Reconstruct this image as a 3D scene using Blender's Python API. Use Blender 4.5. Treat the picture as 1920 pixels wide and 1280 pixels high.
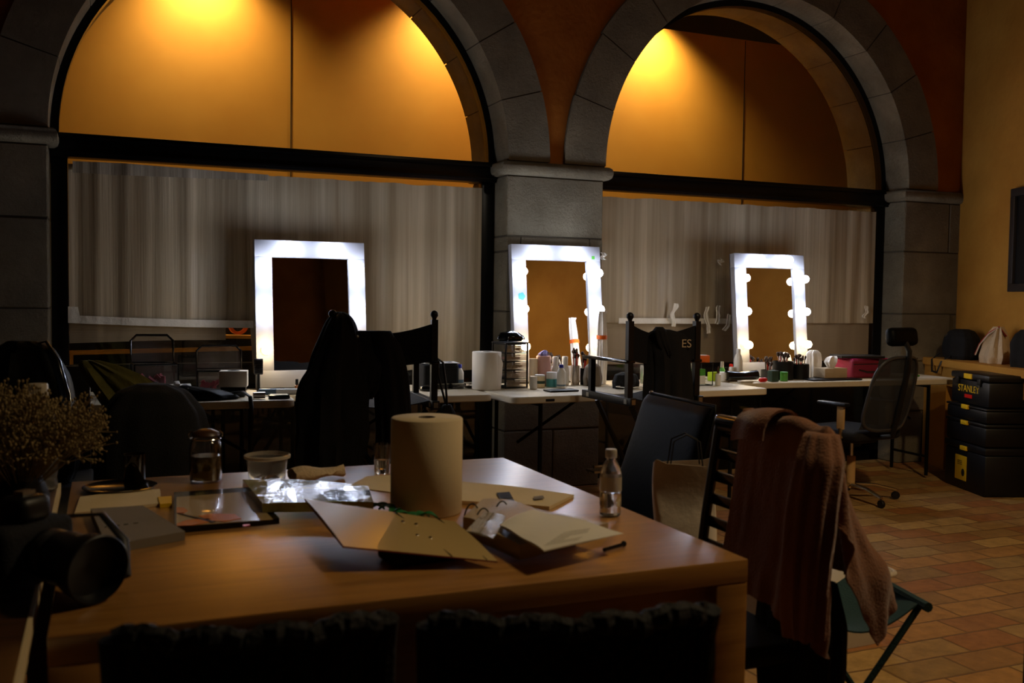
import bpy, bmesh, math, random
import numpy as np
from mathutils import Vector, Matrix, Euler, noise

for o in list(bpy.data.objects): bpy.data.objects.remove(o)
SC = bpy.context.scene
COL = SC.collection
PI = math.pi
def R(d): return math.radians(d)

# ---------------------------------------------------------------- camera
CF, CYAW, CPIT, CROL, EYE = 1823.74, .399165, .046289, .0131259, 1.30
_F = Vector((math.sin(CYAW)*math.cos(CPIT), math.cos(CYAW)*math.cos(CPIT), -math.sin(CPIT)))
_R0 = Vector((math.cos(CYAW), -math.sin(CYAW), 0)); _U0 = _R0.cross(_F)
_R = math.cos(CROL)*_R0+math.sin(CROL)*_U0; _U = -math.sin(CROL)*_R0+math.cos(CROL)*_U0
cam_d = bpy.data.cameras.new('camera'); cam = bpy.data.objects.new('camera', cam_d); COL.objects.link(cam)
m = Matrix((( _R.x, _U.x, -_F.x, 0), (_R.y, _U.y, -_F.y, 0), (_R.z, _U.z, -_F.z, EYE), (0, 0, 0, 1)))
cam.matrix_world = m
cam_d.lens = CF/1920*36; cam_d.sensor_width = 36; cam_d.clip_start = .05
cam_d.dof.use_dof = True; cam_d.dof.focus_distance = 5.4; cam_d.dof.aperture_fstop = 4.5
SC.camera = cam
def ray(x, y): return (x-960)/CF*_R-(y-640)/CF*_U+_F
def onz(x, y, z=.74):
    d = ray(x, y); s = (z-EYE)/d.z; return Vector((d.x*s, d.y*s, z))
def ony(x, y, Y):
    d = ray(x, y); s = Y/d.y; return Vector((d.x*s, Y, EYE+d.z*s))

# ---------------------------------------------------------------- world, exposure, lights
SC.view_settings.view_transform = 'Standard'; SC.view_settings.look = 'None'
SC.view_settings.gamma = 1; SC.view_settings.use_curve_mapping = False
SC.view_settings.exposure = 0.0
W = bpy.data.worlds.new('night'); SC.world = W; W.use_nodes = True
W.node_tree.nodes['Background'].inputs[0].default_value = (.9, .75, .55, 1)
W.node_tree.nodes['Background'].inputs[1].default_value = .004
def lamp(name, kind, loc, aim, energy, color, size=.3, blend=.6, cone=90, rad=.1):
    l = bpy.data.lights.new(name, kind); l.energy = energy; l.color = color
    if kind == 'AREA': l.shape = 'DISK'; l.size = size
    elif kind == 'SPOT': l.spot_size = R(cone); l.spot_blend = blend; l.shadow_soft_size = rad
    else: l.shadow_soft_size = rad
    o = bpy.data.objects.new(name, l); COL.objects.link(o); o.location = loc
    o.rotation_euler = (Vector(aim)-Vector(loc)).to_track_quat('-Z', 'Y').to_euler()
    return o
WARM = (1, .72, .40)
lamp('ceiling_spot_floor', 'SPOT', (2.6, .4, 4.3), (4.5, 2.8, .2), 370, WARM, cone=72, blend=.9, rad=.12)
lamp('ceiling_spot_table', 'SPOT', (3.1, 1.5, 3.9), (1.0, 2.35, .7), 160, (1, .76, .44), cone=62, blend=.9, rad=.28)
lamp('ceiling_spot_arches', 'SPOT', (3.6, 2.2, 4.4), (2.5, 5.9, 2.4), 14, (1, .66, .36), cone=60, blend=1, rad=.2)
lamp('fill_spot_counter', 'SPOT', (3.0, 1.2, 4.4), (2.9, 5.25, .8), 75, (1, .86, .66), cone=46, blend=1, rad=.1)  # added fill to brighten the window tables, no known fixture
for k, (lx, e) in enumerate(((.66, 150), (2.50, 150), (4.30, 170))):
    lamp('passage_downlight', 'SPOT', (lx, 7.05, 3.78), (lx, 7.22, 2.6), e, (1, .76, .38), cone=118, blend=1, rad=.05)

# ---------------------------------------------------------------- materials
def lin(c):
    if isinstance(c, str):
        c = [int(c[i:i+2], 16)/255 for i in (0, 2, 4)]
        c = [v/12.92 if v <= .04045 else ((v+.055)/1.055)**2.4 for v in c]
    return (*c[:3], 1)
class NT:
    def __init__(s, mt): s.n = mt.node_tree.nodes; s.l = mt.node_tree.links
    def add(s, t, **k):
        n = s.n.new(t)
        for a, v in k.items():
            if a in n.inputs: n.inputs[a].default_value = v
            else: setattr(n, a, v)
        return n
    def link(s, a, b): s.l.new(a, b)
def mat(name, col, rough=.6, metal=0, var=0, vscale=8, bump=0, bscale=60, trans=0, alpha=1, coat=0, emit=None, estr=0, ior=1.45, stretch=None, col2=None, sss=0, sheen=0, detail=6):
    mt = bpy.data.materials.new(name); mt.use_nodes = True; t = NT(mt)
    b = t.n['Principled BSDF']; c = lin(col)
    b.inputs['Base Color'].default_value = c; b.inputs['Roughness'].default_value = rough; b.inputs['Metallic'].default_value = metal
    b.inputs['Transmission Weight'].default_value = trans; b.inputs['Alpha'].default_value = alpha
    b.inputs['Coat Weight'].default_value = coat; b.inputs['IOR'].default_value = ior
    b.inputs['Sheen Weight'].default_value = sheen
    if emit: b.inputs['Emission Color'].default_value = lin(emit); b.inputs['Emission Strength'].default_value = estr
    tc = t.add('ShaderNodeTexCoord'); mp = t.add('ShaderNodeMapping'); t.link(tc.outputs['Object'], mp.inputs[0])
    if stretch: mp.inputs['Scale'].default_value = stretch
    if var or col2:
        nz = t.add('ShaderNodeTexNoise', Scale=vscale, Detail=detail, Roughness=.6); t.link(mp.outputs[0], nz.inputs['Vector'])
        rp = t.add('ShaderNodeValToRGB'); rp.color_ramp.elements[0].position = .3; rp.color_ramp.elements[1].position = .7
        if col2: rp.color_ramp.elements[0].color = lin(col2); rp.color_ramp.elements[1].color = c
        else:
            rp.color_ramp.elements[0].color = tuple(v*(1-var) for v in c[:3])+(1,); rp.color_ramp.elements[1].color = tuple(min(1, v*(1+var)) for v in c[:3])+(1,)
        t.link(nz.outputs[0], rp.inputs[0]); t.link(rp.outputs[0], b.inputs['Base Color'])
    if bump:
        n2 = t.add('ShaderNodeTexNoise', Scale=bscale, Detail=4); t.link(mp.outputs[0], n2.inputs['Vector'])
        bp = t.add('ShaderNodeBump', Strength=bump, Distance=.01); t.link(n2.outputs[0], bp.inputs['Height']); t.link(bp.outputs[0], b.inputs['Normal'])
    return mt
M = {}
M['black'] = mat('black_plastic', '0b0b0c', .45); M['blackgloss'] = mat('black_gloss', '0a0a0b', .18, coat=.3)
M['blackcloth'] = mat('black_cloth', '0c0b0c', .9, bump=.4, bscale=300, var=.2, vscale=12)
M['navycloth'] = mat('charcoal_cloth', '101015', .9, bump=.3, bscale=200, var=.2)
M['leather'] = mat('black_leather', '040404', .5, bump=.06, bscale=60); M['leather'].node_tree.nodes['Principled BSDF'].inputs['Specular IOR Level'].default_value = .10
M['chrome'] = mat('chrome', 'c9c9c9', .15, 1); M['alu'] = mat('aluminium', 'a9a9a6', .35, 1); M['dkmetal'] = mat('dark_metal', '1d1c1b', .4, .8)
M['white'] = mat('white_plastic', 'e6e3dc', .4, var=.03, vscale=20); M['whitepaint'] = mat('white_lacquer', 'a6a6ac', .35, var=.03, vscale=5)
M['tabletop'] = mat('cream_blow_moulded_plastic', 'd9cdb4', .45, bump=.15, bscale=250, var=.05, vscale=4)
M['paper'] = mat('cream_paper', 'd9c49a', .8, bump=.1, bscale=40, var=.05, vscale=6); M['whitepaper'] = mat('white_paper', 'e6dfd0', .8, bump=.15, bscale=25)
M['kraft'] = mat('pale_paper_bag', 'e6d8c4', .8, bump=.3, bscale=18, var=.06)
M['roll'] = mat('paper_towel', 'd6c3a0', .9, bump=.05, bscale=160); M['rollw'] = mat('white_paper_towel', 'eee6d8', .9, bump=.05, bscale=160)
M['glass'] = mat('clear_glass', 'ffffff', .02, trans=1, ior=1.45); M['clearplas'] = mat('clear_plastic', 'eeeeee', .12, trans=.92, ior=1.3)
M['smoke'] = mat('smoky_plastic', '8a7a68', .15, trans=.75, ior=1.3); M['frost'] = mat('frosted_plastic', 'd8cdb8', .35, trans=.45, ior=1.3)
M['smokefilm'] = mat('smoky_film', 'a08c74', .2, alpha=.45, coat=.5); M['filmclear'] = mat('clear_film', 'b8b0a8', .12, alpha=.22, coat=1)
M['water'] = mat('water', 'f2eee0', .02, trans=1, ior=1.33)
M['mirror'] = mat('mirror_glass', 'e8e8e8', .02, 1)
M['steel'] = mat('black_steel', '060708', .3, .3)
M['blue'] = mat('blue_plastic', '1c2fb8', .4); M['royal'] = mat('blue_cap', '2233a8', .4); M['teal'] = mat('teal_label', '4f9a98', .5)
M['green'] = mat('green_plastic', '4f9a3c', .35); M['lime'] = mat('lime_plastic', 'a7c52a', .4); M['dkgreen'] = mat('dark_green_card', '2c4436', .6, var=.2)
M['leaf'] = mat('leaf_green', '1f6a38', .5, var=.3); M['orange'] = mat('orange_card', 'e86a1c', .5); M['red'] = mat('red_plastic', 'c01c14', .35, emit='c01c14', estr=.05)
M['yellow'] = mat('yellow_plastic', 'e0b418', .45); M['magenta'] = mat('magenta_fabric', 'b01a58', .7, bump=.3, bscale=200); M['maroon'] = mat('crimson_fabric', '7c1230', .75, bump=.3, bscale=200)
M['brown'] = mat('rust_brown_corduroy', '84502a', .85, sheen=.3, bump=.35, bscale=160, var=.12, vscale=9)
M['olive'] = mat('olive_cloth', '6c6a34', .85, bump=.3, var=.3, vscale=14); M['canvas'] = mat('beige_canvas', 'bfa888', .85, bump=.4, bscale=120, var=.1)
M['teal2'] = mat('dark_teal_fabric', '1d3a3a', .8, bump=.3, bscale=200, var=.15); M['ink'] = mat('black_ink', '15120f', .7)
M['amber'] = mat('foundation', 'b9743a', .3, coat=.4); M['pink'] = mat('blush_pink', 'd9a99c', .5); M['lilac'] = mat('lilac_cloth', '8c86b8', .8)
M['silver'] = mat('brushed_silver', 'b8aca0', .3, .9); M['bluegrey'] = mat('blue_grey_plastic', '6a8296', .35); M['glitter'] = mat('pewter_plastic', '4a4a4c', .3, .5)
M['flower'] = mat('dried_flower', 'a08a5c', .9, col2='665432', vscale=30); M['flowerpale'] = mat('dried_bud', '8a7648', .9)
M['bristle'] = mat('brush_bristle', '3a2a20', .9); M['brushred'] = mat('red_brush_handle', 'b8221c', .3)
M['screen'] = mat('mesh_fabric', '2a2c30', .7, alpha=.75, bump=.5, bscale=400)
M['tape'] = mat('translucent_tape', 'f0eadc', .35, alpha=.9, bump=.5, bscale=30)
M['tan'] = mat('tan_suede', 'b08a54', .9, bump=.3, bscale=100); M['label'] = mat('white_label', 'e8e8e4', .6)
M['grey'] = mat('grey_board', '7b6f60', .8, var=.06); M['pickle'] = mat('pickle_brine', '7a6028', .1, trans=.6, ior=1.33); M['olivefruit'] = mat('pickled_olive', '5c5a22', .3, coat=.5)
M['tissue'] = mat('white_tissue', 'eeebe6', .9); M['filmlow'] = None
def bulbmat(name, c, s):
    mt = mat(name, 'ffffff', .3, emit=c, estr=s); return mt
M['bulb'] = bulbmat('lit_bulb_cool', 'dfe9ff', 66); M['bulbw'] = bulbmat('lit_bulb_warm', 'ffe2b0', 58)

def stone():
    mt = mat('limestone', 'a89c82', .85, col2='83775f', vscale=3.2, detail=10); t = NT(mt); b = t.n['Principled BSDF']
    tc = t.add('ShaderNodeTexCoord')
    v = t.add('ShaderNodeTexVoronoi', Scale=38); t.link(tc.outputs['Object'], v.inputs['Vector'])
    n = t.add('ShaderNodeTexNoise', Scale=45, Detail=8, Roughness=.75); t.link(tc.outputs['Object'], n.inputs['Vector'])
    n2 = t.add('ShaderNodeTexNoise', Scale=4, Detail=5); t.link(tc.outputs['Object'], n2.inputs['Vector'])
    a = t.add('ShaderNodeMath', operation='MULTIPLY'); t.link(n.outputs[0], a.inputs[0]); t.link(n2.outputs[0], a.inputs[1])
    bp = t.add('ShaderNodeBump', Strength=1.0, Distance=.07); t.link(a.outputs[0], bp.inputs['Height']); t.link(bp.outputs[0], b.inputs['Normal'])
    return mt
M['stone'] = stone()
M['joint'] = mat('mortar_joint', '4a4234', .95)
M['plaster'] = mat('orange_lime_plaster', 'b5701f', .85, col2='96530f', vscale=2.2, bump=.4, bscale=25, detail=9)
M['plasterR'] = mat('ochre_lime_plaster', 'c08a35', .85, col2='a8701f', vscale=1.8, bump=.3, bscale=20, detail=9)
M['board'] = mat('ochre_board', 'd89c3c', .7, col2='cc8e30', vscale=1.5)
M['ceil'] = mat('dark_ceiling', '3a332e', .9); M['wallback'] = mat('umber_plaster', '6e5238', .9, var=.15, vscale=2)
M['wood'] = None
def oak(name, c1, c2, rough, st=(1.2, 14, 14)):
    mt = mat(name, c1, rough, col2=c2, vscale=3, stretch=st, detail=10); t = NT(mt); b = t.n['Principled BSDF']
    tc = t.add('ShaderNodeTexCoord'); mp = t.add('ShaderNodeMapping', Scale=(st[0]*3, st[1]*5, st[2]*5)); t.link(tc.outputs['Object'], mp.inputs[0])
    n = t.add('ShaderNodeTexNoise', Scale=4, Detail=6); t.link(mp.outputs[0], n.inputs['Vector'])
    bp = t.add('ShaderNodeBump', Strength=.12, Distance=.003); t.link(n.outputs[0], bp.inputs['Height']); t.link(bp.outputs[0], b.inputs['Normal'])
    rr = t.add('ShaderNodeMapRange', **{'From Min': .3, 'From Max': .7, 'To Min': rough-.05, 'To Max': rough+.08}); t.link(n.outputs[0], rr.inputs[0]); t.link(rr.outputs[0], b.inputs['Roughness'])
    return mt
M['oak'] = oak('oak_veneer', 'c08a44', '9a672c', .32); _b = M['oak'].node_tree.nodes['Principled BSDF']; _b.inputs['Coat Weight'].default_value = 1; _b.inputs['Coat Roughness'].default_value = .31; _b.inputs['Coat IOR'].default_value = 2.1; M['dkwood'] = oak('dark_wood', '4a2c16', '33200f', .4)
def floor_mat():
    mt = mat('terracotta_pavers', 'a06a38', .75); t = NT(mt); b = t.n['Principled BSDF']
    tc = t.add('ShaderNodeTexCoord'); nz = t.add('ShaderNodeTexNoise', Scale=3.5, Detail=3); t.link(tc.outputs['Object'], nz.inputs['Vector'])
    mx = t.add('ShaderNodeMix', data_type='VECTOR'); mx.inputs[0].default_value = .035
    t.link(tc.outputs['Object'], mx.inputs[4]); t.link(nz.outputs['Color'], mx.inputs[5])
    br = t.add('ShaderNodeTexBrick', Scale=1, **{'Mortar Size': .006, 'Mortar Smooth': .6, 'Brick Width': .29, 'Row Height': .15, 'Bias': 0.0})
    br.inputs['Color1'].default_value = (0, 0, 0, 1); br.inputs['Color2'].default_value = (1, 1, 1, 1); br.inputs['Mortar'].default_value = (.5, .5, .5, 1)
    t.link(mx.outputs[1], br.inputs['Vector'])
    rp = t.add('ShaderNodeValToRGB'); e = rp.color_ramp.elements
    e[0].position = 0; e[0].color = lin('8f6236'); e[1].position = 1; e[1].color = lin('b08c50')
    for p_, c_ in ((.25, '96602f'), (.45, '8a6c3e'), (.6, 'a0743c'), (.8, '947646')): k = e.new(p_); k.color = lin(c_)
    t.link(br.outputs['Color'], rp.inputs[0])
    n2 = t.add('ShaderNodeTexNoise', Scale=14, Detail=8, Roughness=.7); t.link(tc.outputs['Object'], n2.inputs['Vector'])
    m2 = t.add('ShaderNodeMix', data_type='RGBA', blend_type='OVERLAY'); m2.inputs[0].default_value = .75; t.link(rp.outputs[0], m2.inputs[6]); t.link(n2.outputs[0], m2.inputs[7])
    m3 = t.add('ShaderNodeMix', data_type='RGBA'); t.link(br.outputs['Fac'], m3.inputs[0]); t.link(m2.outputs[2], m3.inputs[6]); m3.inputs[7].default_value = lin('7a5a34')
    t.link(m3.outputs[2], b.inputs['Base Color'])
    s = t.add('ShaderNodeMath', operation='MULTIPLY_ADD'); s.inputs[1].default_value = -1.0; t.link(br.outputs['Fac'], s.inputs[0])
    n3 = t.add('ShaderNodeMath', operation='MULTIPLY'); n3.inputs[1].default_value = .8; t.link(n2.outputs[0], n3.inputs[0]); t.link(n3.outputs[0], s.inputs[2])
    bp = t.add('ShaderNodeBump', Strength=.8, Distance=.012); t.link(s.outputs[0], bp.inputs['Height']); t.link(bp.outputs[0], b.inputs['Normal'])
    return mt
M['floor'] = floor_mat()
def film_mat(name, c1, c2, sx=7, perf=False):
    mt = mat(name, c1, .42); t = NT(mt); b = t.n['Principled BSDF']
    tc = t.add('ShaderNodeTexCoord'); mp = t.add('ShaderNodeMapping', Scale=(sx, 1, .12)); t.link(tc.outputs['Object'], mp.inputs[0])
    n = t.add('ShaderNodeTexNoise', Scale=1.3, Detail=7, Roughness=.65); t.link(mp.outputs[0], n.inputs['Vector'])
    rp = t.add('ShaderNodeValToRGB'); e = rp.color_ramp.elements; e[0].position = .32; e[0].color = lin(c2); e[1].position = .72; e[1].color = lin(c1)
    t.link(n.outputs[0], rp.inputs[0]); t.link(rp.outputs[0], b.inputs['Base Color'])
    if perf:
        w = t.add('ShaderNodeTexWave', Scale=60, wave_type='BANDS', bands_direction='Z'); t.link(tc.outputs['Object'], w.inputs['Vector'])
        bp = t.add('ShaderNodeBump', Strength=.4, Distance=.004); t.link(w.outputs[0], bp.inputs['Height'])
    else:
        bp = t.add('ShaderNodeBump', Strength=.5, Distance=.02); t.link(n.outputs[0], bp.inputs['Height'])
    t.link(bp.outputs[0], b.inputs['Normal'])
    return mt
M['film'] = film_mat('milky_plastic_sheeting', 'd2c2a4', '8e7c60'); M['filmlow'] = film_mat('ribbed_plastic_sheeting', 'b09e80', '94826a', 2, True)
M['rag'] = film_mat('white_film_strip', 'b8ae9c', '8c8270', 12)

# ---------------------------------------------------------------- mesh helpers
class MB:
    def __init__(s): s.b = bmesh.new(); s.T = Matrix()
    def _v(s, p): return s.b.verts.new(s.T @ Vector(p))
    def faces(s, vs, fs):
        v = [s._v(p) for p in vs]
        for f in fs:
            try: s.b.faces.new([v[i] for i in f])
            except ValueError: pass
        return s
    def box(s, c, d, rot=None, bev=0, seg=2):
        t = bmesh.new(); bmesh.ops.create_cube(t, size=1)
        bmesh.ops.scale(t, vec=d, verts=t.verts)
        if bev: bmesh.ops.bevel(t, geom=t.edges[:], offset=min(bev, min(d)*.49), segments=seg, profile=.5, affect='EDGES')
        Mx = s.T @ Matrix.Translation(c) @ (Euler(rot).to_matrix().to_4x4() if rot else Matrix())
        s._merge(t, Mx); return s
    def _merge(s, t, Mx):
        t.verts.index_update(); v = [s.b.verts.new(Mx @ q.co) for q in t.verts]
        for f in t.faces:
            try: s.b.faces.new([v[q.index] for q in f.verts])
            except ValueError: pass
        t.free()
    def lathe(s, prof, c=(0, 0, 0), seg=24, axis=None, cap=True):
        Mx = Matrix.Translation(c)
        if axis is not None: Mx = Mx @ Vector(axis).to_track_quat('Z', 'Y').to_matrix().to_4x4()
        vs = []; fs = []
        for r, z in prof:
            for k in range(seg): a = 2*PI*k/seg; vs.append(Mx @ Vector((r*math.cos(a), r*math.sin(a), z)))
        n = len(prof)
        for i in range(n-1):
            for k in range(seg): k2 = (k+1) % seg; fs.append((i*seg+k, i*seg+k2, (i+1)*seg+k2, (i+1)*seg+k))
        if cap:
            if prof[0][0] > 1e-6: fs.append(tuple(range(seg))[::-1])
            if prof[-1][0] > 1e-6: fs.append(tuple(range((n-1)*seg, n*seg)))
        return s.faces(vs, fs)
    def cyl(s, a, b, r, r2=None, seg=14):
        a, b = Vector(a), Vector(b); d = b-a; L = d.length
        return s.lathe([(r, 0), (r if r2 is None else r2, L)], a, seg, d)
    def tube(s, pts, r, seg=8, closed=False, flat=1.0):
        P = [Vector(p) for p in pts]; n = len(P); vs = []; fs = []; up = None
        for i, p in enumerate(P):
            a = P[(i-1) % n] if (closed or i) else P[0]; b = P[(i+1) % n] if (closed or i < n-1) else P[-1]
            t = (b-a).normalized()
            if up is None: up = Vector((0, 0, 1)) if abs(t.z) < .9 else Vector((1, 0, 0))
            sd = t.cross(up).normalized(); up = sd.cross(t).normalized()
            rr = r(i/(n-1)) if callable(r) else r
            for k in range(seg): q = 2*PI*k/seg; vs.append(p+sd*math.cos(q)*rr+up*math.sin(q)*rr*flat)
        for i in range(n if closed else n-1):
            j = (i+1) % n
            for k in range(seg): k2 = (k+1) % seg; fs.append((i*seg+k, i*seg+k2, j*seg+k2, j*seg+k))
        if not closed: fs += [tuple(range(seg))[::-1], tuple(range((n-1)*seg, n*seg))]
        return s.faces(vs, fs)
    def sph(s, c, r, u=16, v=10, sc=(1, 1, 1)):
        t = bmesh.new(); bmesh.ops.create_uvsphere(t, u_segments=u, v_segments=v, radius=r)
        s._merge(t, s.T @ Matrix.Translation(c) @ Matrix.Diagonal((*sc, 1))); return s
    def prism(s, pts, h):           # pts: 3-D polygon, h: extrusion vector
        h = Vector(h); n = len(pts); vs = [Vector(p) for p in pts]+[Vector(p)+h for p in pts]
        fs = [tuple(range(n))[::-1], tuple(range(n, 2*n))]+[(i, (i+1) % n, (i+1) % n+n, i+n) for i in range(n)]
        return s.faces(vs, fs)
    def grid(s, f, nu, nv, thick=0, closed=False):
        P = [[Vector(f(i/(nu), j/(nv))) for j in range(nv+1)] for i in range(nu+1)]
        t = bmesh.new(); V = [[t.verts.new(p) for p in row] for row in P]
        for i in range(nu):
            for j in range(nv): t.faces.new((V[i][j], V[i+1][j], V[i+1][j+1], V[i][j+1]))
        if thick:
            t.normal_update(); bmesh.ops.solidify(t, geom=t.faces[:], thickness=thick)
        s._merge(t, s.T); return s
    def loft(s, lev, n=40, rows=36, amp=0, k=9, seed=0, sq=2, amp0=None):
        # lev: (cx, cy, z, rx, ry); smooth between them, with folds that grow downwards
        L = np.array(lev, float); tt = np.linspace(0, 1, len(L)); q = np.linspace(0, 1, rows)
        q2 = q; C = np.stack([np.interp(q2, tt, L[:, c]) for c in range(5)], 1)
        for _ in range(2): C[1:-1] = (C[:-2]+2*C[1:-1]+C[2:])/4
        vs = []; fs = []
        for i, (cx, cy, z, rx, ry) in enumerate(C):
            am = amp*(i/(rows-1) if amp0 is None else amp0+(1-amp0)*i/(rows-1))
            for j in range(n):
                a = 2*PI*j/n; ca, sa = math.cos(a), math.sin(a)
                e = 2/sq; x = math.copysign(abs(ca)**e, ca); y = math.copysign(abs(sa)**e, sa)
                w = am*(math.sin(k*a+seed+1.3*math.sin(3*a+seed))+.5*math.sin((k*2+1)*a+seed*2+z*4))
                w += .35*am*noise.noise(Vector((ca*3+seed, sa*3, z*7)))*2
                vs.append((cx+x*(rx+w), cy+y*(ry+w), z))
        for i in range(rows-1):
            for j in range(n): j2 = (j+1) % n; fs.append((i*n+j, (i+1)*n+j, (i+1)*n+j2, i*n+j2))
        fs += [tuple(range(n)), tuple(range((rows-1)*n, rows*n))[::-1]]
        return s.faces(vs, fs)
    def build(s, name, mt, parent=None, smooth=40, sub=0):
        bmesh.ops.recalc_face_normals(s.b, faces=s.b.faces[:])
        me = bpy.data.meshes.new(name); s.b.to_mesh(me); s.b.free()
        me.materials.append(mt if not isinstance(mt, str) else M[mt])
        if smooth:
            me.polygons.foreach_set('use_smooth', [True]*len(me.polygons)); me.set_sharp_from_angle(angle=R(smooth))
        o = bpy.data.objects.new(name, me); COL.objects.link(o)
        if parent: o.parent = parent
        if sub: md = o.modifiers.new('sub', 'SUBSURF'); md.levels = sub; md.render_levels = sub
        return o
def tag(o, label, cat, group=None, kind=None):
    if label: o['label'] = label
    if cat: o['category'] = cat
    if group: o['group'] = group
    if kind: o['kind'] = kind
    return o
def thing(name, label, cat, loc=(0, 0, 0), rz=0, group=None):
    o = bpy.data.objects.new(name, None); COL.objects.link(o); o.empty_display_size = .05
    o.location = loc; o.rotation_euler = (0, 0, rz); return tag(o, label, cat, group)
def one(name, mb, mt, label, cat, loc=(0, 0, 0), rz=0, group=None, smooth=40, rot=None, sub=0):
    o = mb.build(name, mt, None, smooth, sub); o.location = loc; o.rotation_euler = rot or (0, 0, rz); return tag(o, label, cat, group)
def struct(name, mb, mt, parent=None, smooth=40):
    o = mb.build(name, mt, parent, smooth)
    if not parent: o['kind'] = 'structure'
    return o
def copy_tree(o, parent=None):
    c = o.copy(); COL.objects.link(c)
    if parent: c.parent = parent
    for ch in o.children: copy_tree(ch, c)
    return c
def text(name, s, size, mt, parent, loc, rot, ext=.0006, align='CENTER', sx=1):
    cu = bpy.data.curves.new(name, 'FONT'); cu.body = s; cu.size = size; cu.extrude = ext; cu.align_x = align; cu.align_y = 'CENTER'
    t = bpy.data.objects.new(name, cu); COL.objects.link(t)
    me = bpy.data.meshes.new_from_object(t.evaluated_get(bpy.context.evaluated_depsgraph_get())); bpy.data.objects.remove(t)
    me.materials.clear(); me.materials.append(M[mt]); o = bpy.data.objects.new(name, me); COL.objects.link(o)
    o.parent = parent; o.location = loc; o.rotation_euler = rot; o.scale = (sx, 1, 1); return o
def drape(P, cols, steps=160, iters=8, pin=None, g=.0009, floor=None, fric=.6):
    # small position-based cloth: P (nu, nv, 3); cols = [((1.69, 1.84, .62), (1.69, 2.0, .62), .085), (a, b, r)] capsules
    P = np.array(P, float); nu, nv, _ = P.shape; P0 = P.copy(); V = np.zeros_like(P)
    I = np.arange(nu*nv).reshape(nu, nv); grp = []
    def add(a, b, w):
        a, b = a.ravel(), b.ravel()
        if len(a): grp.append((a, b, np.linalg.norm(P0.reshape(-1, 3)[a]-P0.reshape(-1, 3)[b], axis=1), w))
    for s_ in (1, 3):
        for o_ in range(2*s_):
            rows = [i for i in range(nu-s_) if (i//s_) % 2 == (o_//s_) and i % s_ == o_ % s_]
            if rows: add(I[rows, :], I[[r_+s_ for r_ in rows], :], 1 if s_ == 1 else .25)
            cs = [j for j in range(nv-s_) if (j//s_) % 2 == (o_//s_) and j % s_ == o_ % s_]
            if cs: add(I[:, cs], I[:, [c_+s_ for c_ in cs]], 1 if s_ == 1 else .25)
    for o_ in range(2):
        rows = list(range(o_, nu-1, 2)); rr = [r_+1 for r_ in rows]
        add(I[rows, :-1], I[rr, 1:], .5); add(I[rows, 1:], I[rr, :-1], .5)
    X = P.reshape(-1, 3).copy(); prev = X.copy()
    for st in range(steps):
        vel = (X-prev)*.97; prev = X.copy(); X = X+vel; X[:, 2] -= g
        for it in range(iters):
            for a, b, l, w in grp:
                d = X[b]-X[a]; n = np.linalg.norm(d, axis=1)+1e-9; c = (d.T*((n-l)/n*.5*w)).T; X[a] += c; X[b] -= c
            for (a, b, r) in cols:
                a_ = np.array(a); ab = np.array(b)-a_; t = np.clip((X-a_) @ ab/(ab @ ab+1e-12), 0, 1); q = a_+t[:, None]*ab; d = X-q
                n = np.linalg.norm(d, axis=1)+1e-9; h = n < r
                if h.any():
                    X[h] = q[h]+(d[h].T/n[h]*r).T
                    if it == iters-1: prev[h] = prev[h]*(1-fric)+X[h]*fric
            if floor is not None: X[:, 2] = np.maximum(X[:, 2], floor)
            if pin is not None: X[pin] = P0.reshape(-1, 3)[pin]
    return X.reshape(nu, nv, 3)
def clothmb(P, thick=.004):
    nu, nv = P.shape[:2]; mb = MB()
    mb.grid(lambda u, v: P[int(round(u*(nu-1))), int(round(v*(nv-1)))], nu-1, nv-1, thick); return mb

# ================================================================ STRUCTURE
YW = 5.95; YI = 6.60; SPR = 2.19
ARCH = ((1.095, 1.362), (4.53, 1.355))      # centre x, radius
RO = 1.66; TOPZ = 4.9
def arch_pts(cx, r, n=48): return [(cx+r*math.cos(PI-PI*k/n), SPR+r*math.sin(PI-PI*k/n)) for k in range(n+1)]
def struct_box(name, c, d, mt, bev=0): return struct(name, MB().box(c, d, bev=bev), mt)
struct('floor', MB().box((2.5, 2, -.05), (13, 14, .1)), 'floor')
struct_box('ceiling', (2, 2, 5.05), (12, 12.5, .1), 'ceil')
struct_box('wall_left', (-3.6, 1.5, 2.5), (.1, 10.2, 5), 'wallback')
struct_box('wall_back', (2, -3.65, 2.5), (11.3, .1, 5), 'plaster')
struct_box('ceiling_passage', (2.5, 7.0, 4.35), (9, .8, .06), 'ceil')
# stepped-back plaster above and behind the stone ring (front wall spandrels with arched holes)
def wall_with_arches(mb, y0, y1, x0, x1, z1, rad):
    # plaster above springing: columns between arcs
    segs = []
    xs = [x0]
    for (cx, r), rr in zip(ARCH, rad): xs += [cx-rr, cx+rr]
    xs.append(x1)
    out = []
    for k in (0, 2, 4): out.append([(xs[k], SPR), (xs[k+1], SPR), (xs[k+1], z1), (xs[k], z1)])
    for (cx, r), rr in zip(ARCH, rad):
        N = 48
        for k in range(N):
            a0 = PI-PI*k/N; a1 = PI-PI*(k+1)/N
            out.append([(cx+rr*math.cos(a0), SPR+rr*math.sin(a0)), (cx+rr*math.cos(a1), SPR+rr*math.sin(a1)), (cx+rr*math.cos(a1), z1), (cx+rr*math.cos(a0), z1)])
    for q in out: mb.prism([(x, y0, z) for x, z in q], (0, y1-y0, 0))
mb = MB(); wall_with_arches(mb, YW, YI, -3.6, 7.2, TOPZ, (RO-.01, RO-.01)); struct('wall_front', mb, 'plaster', smooth=0)
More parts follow.
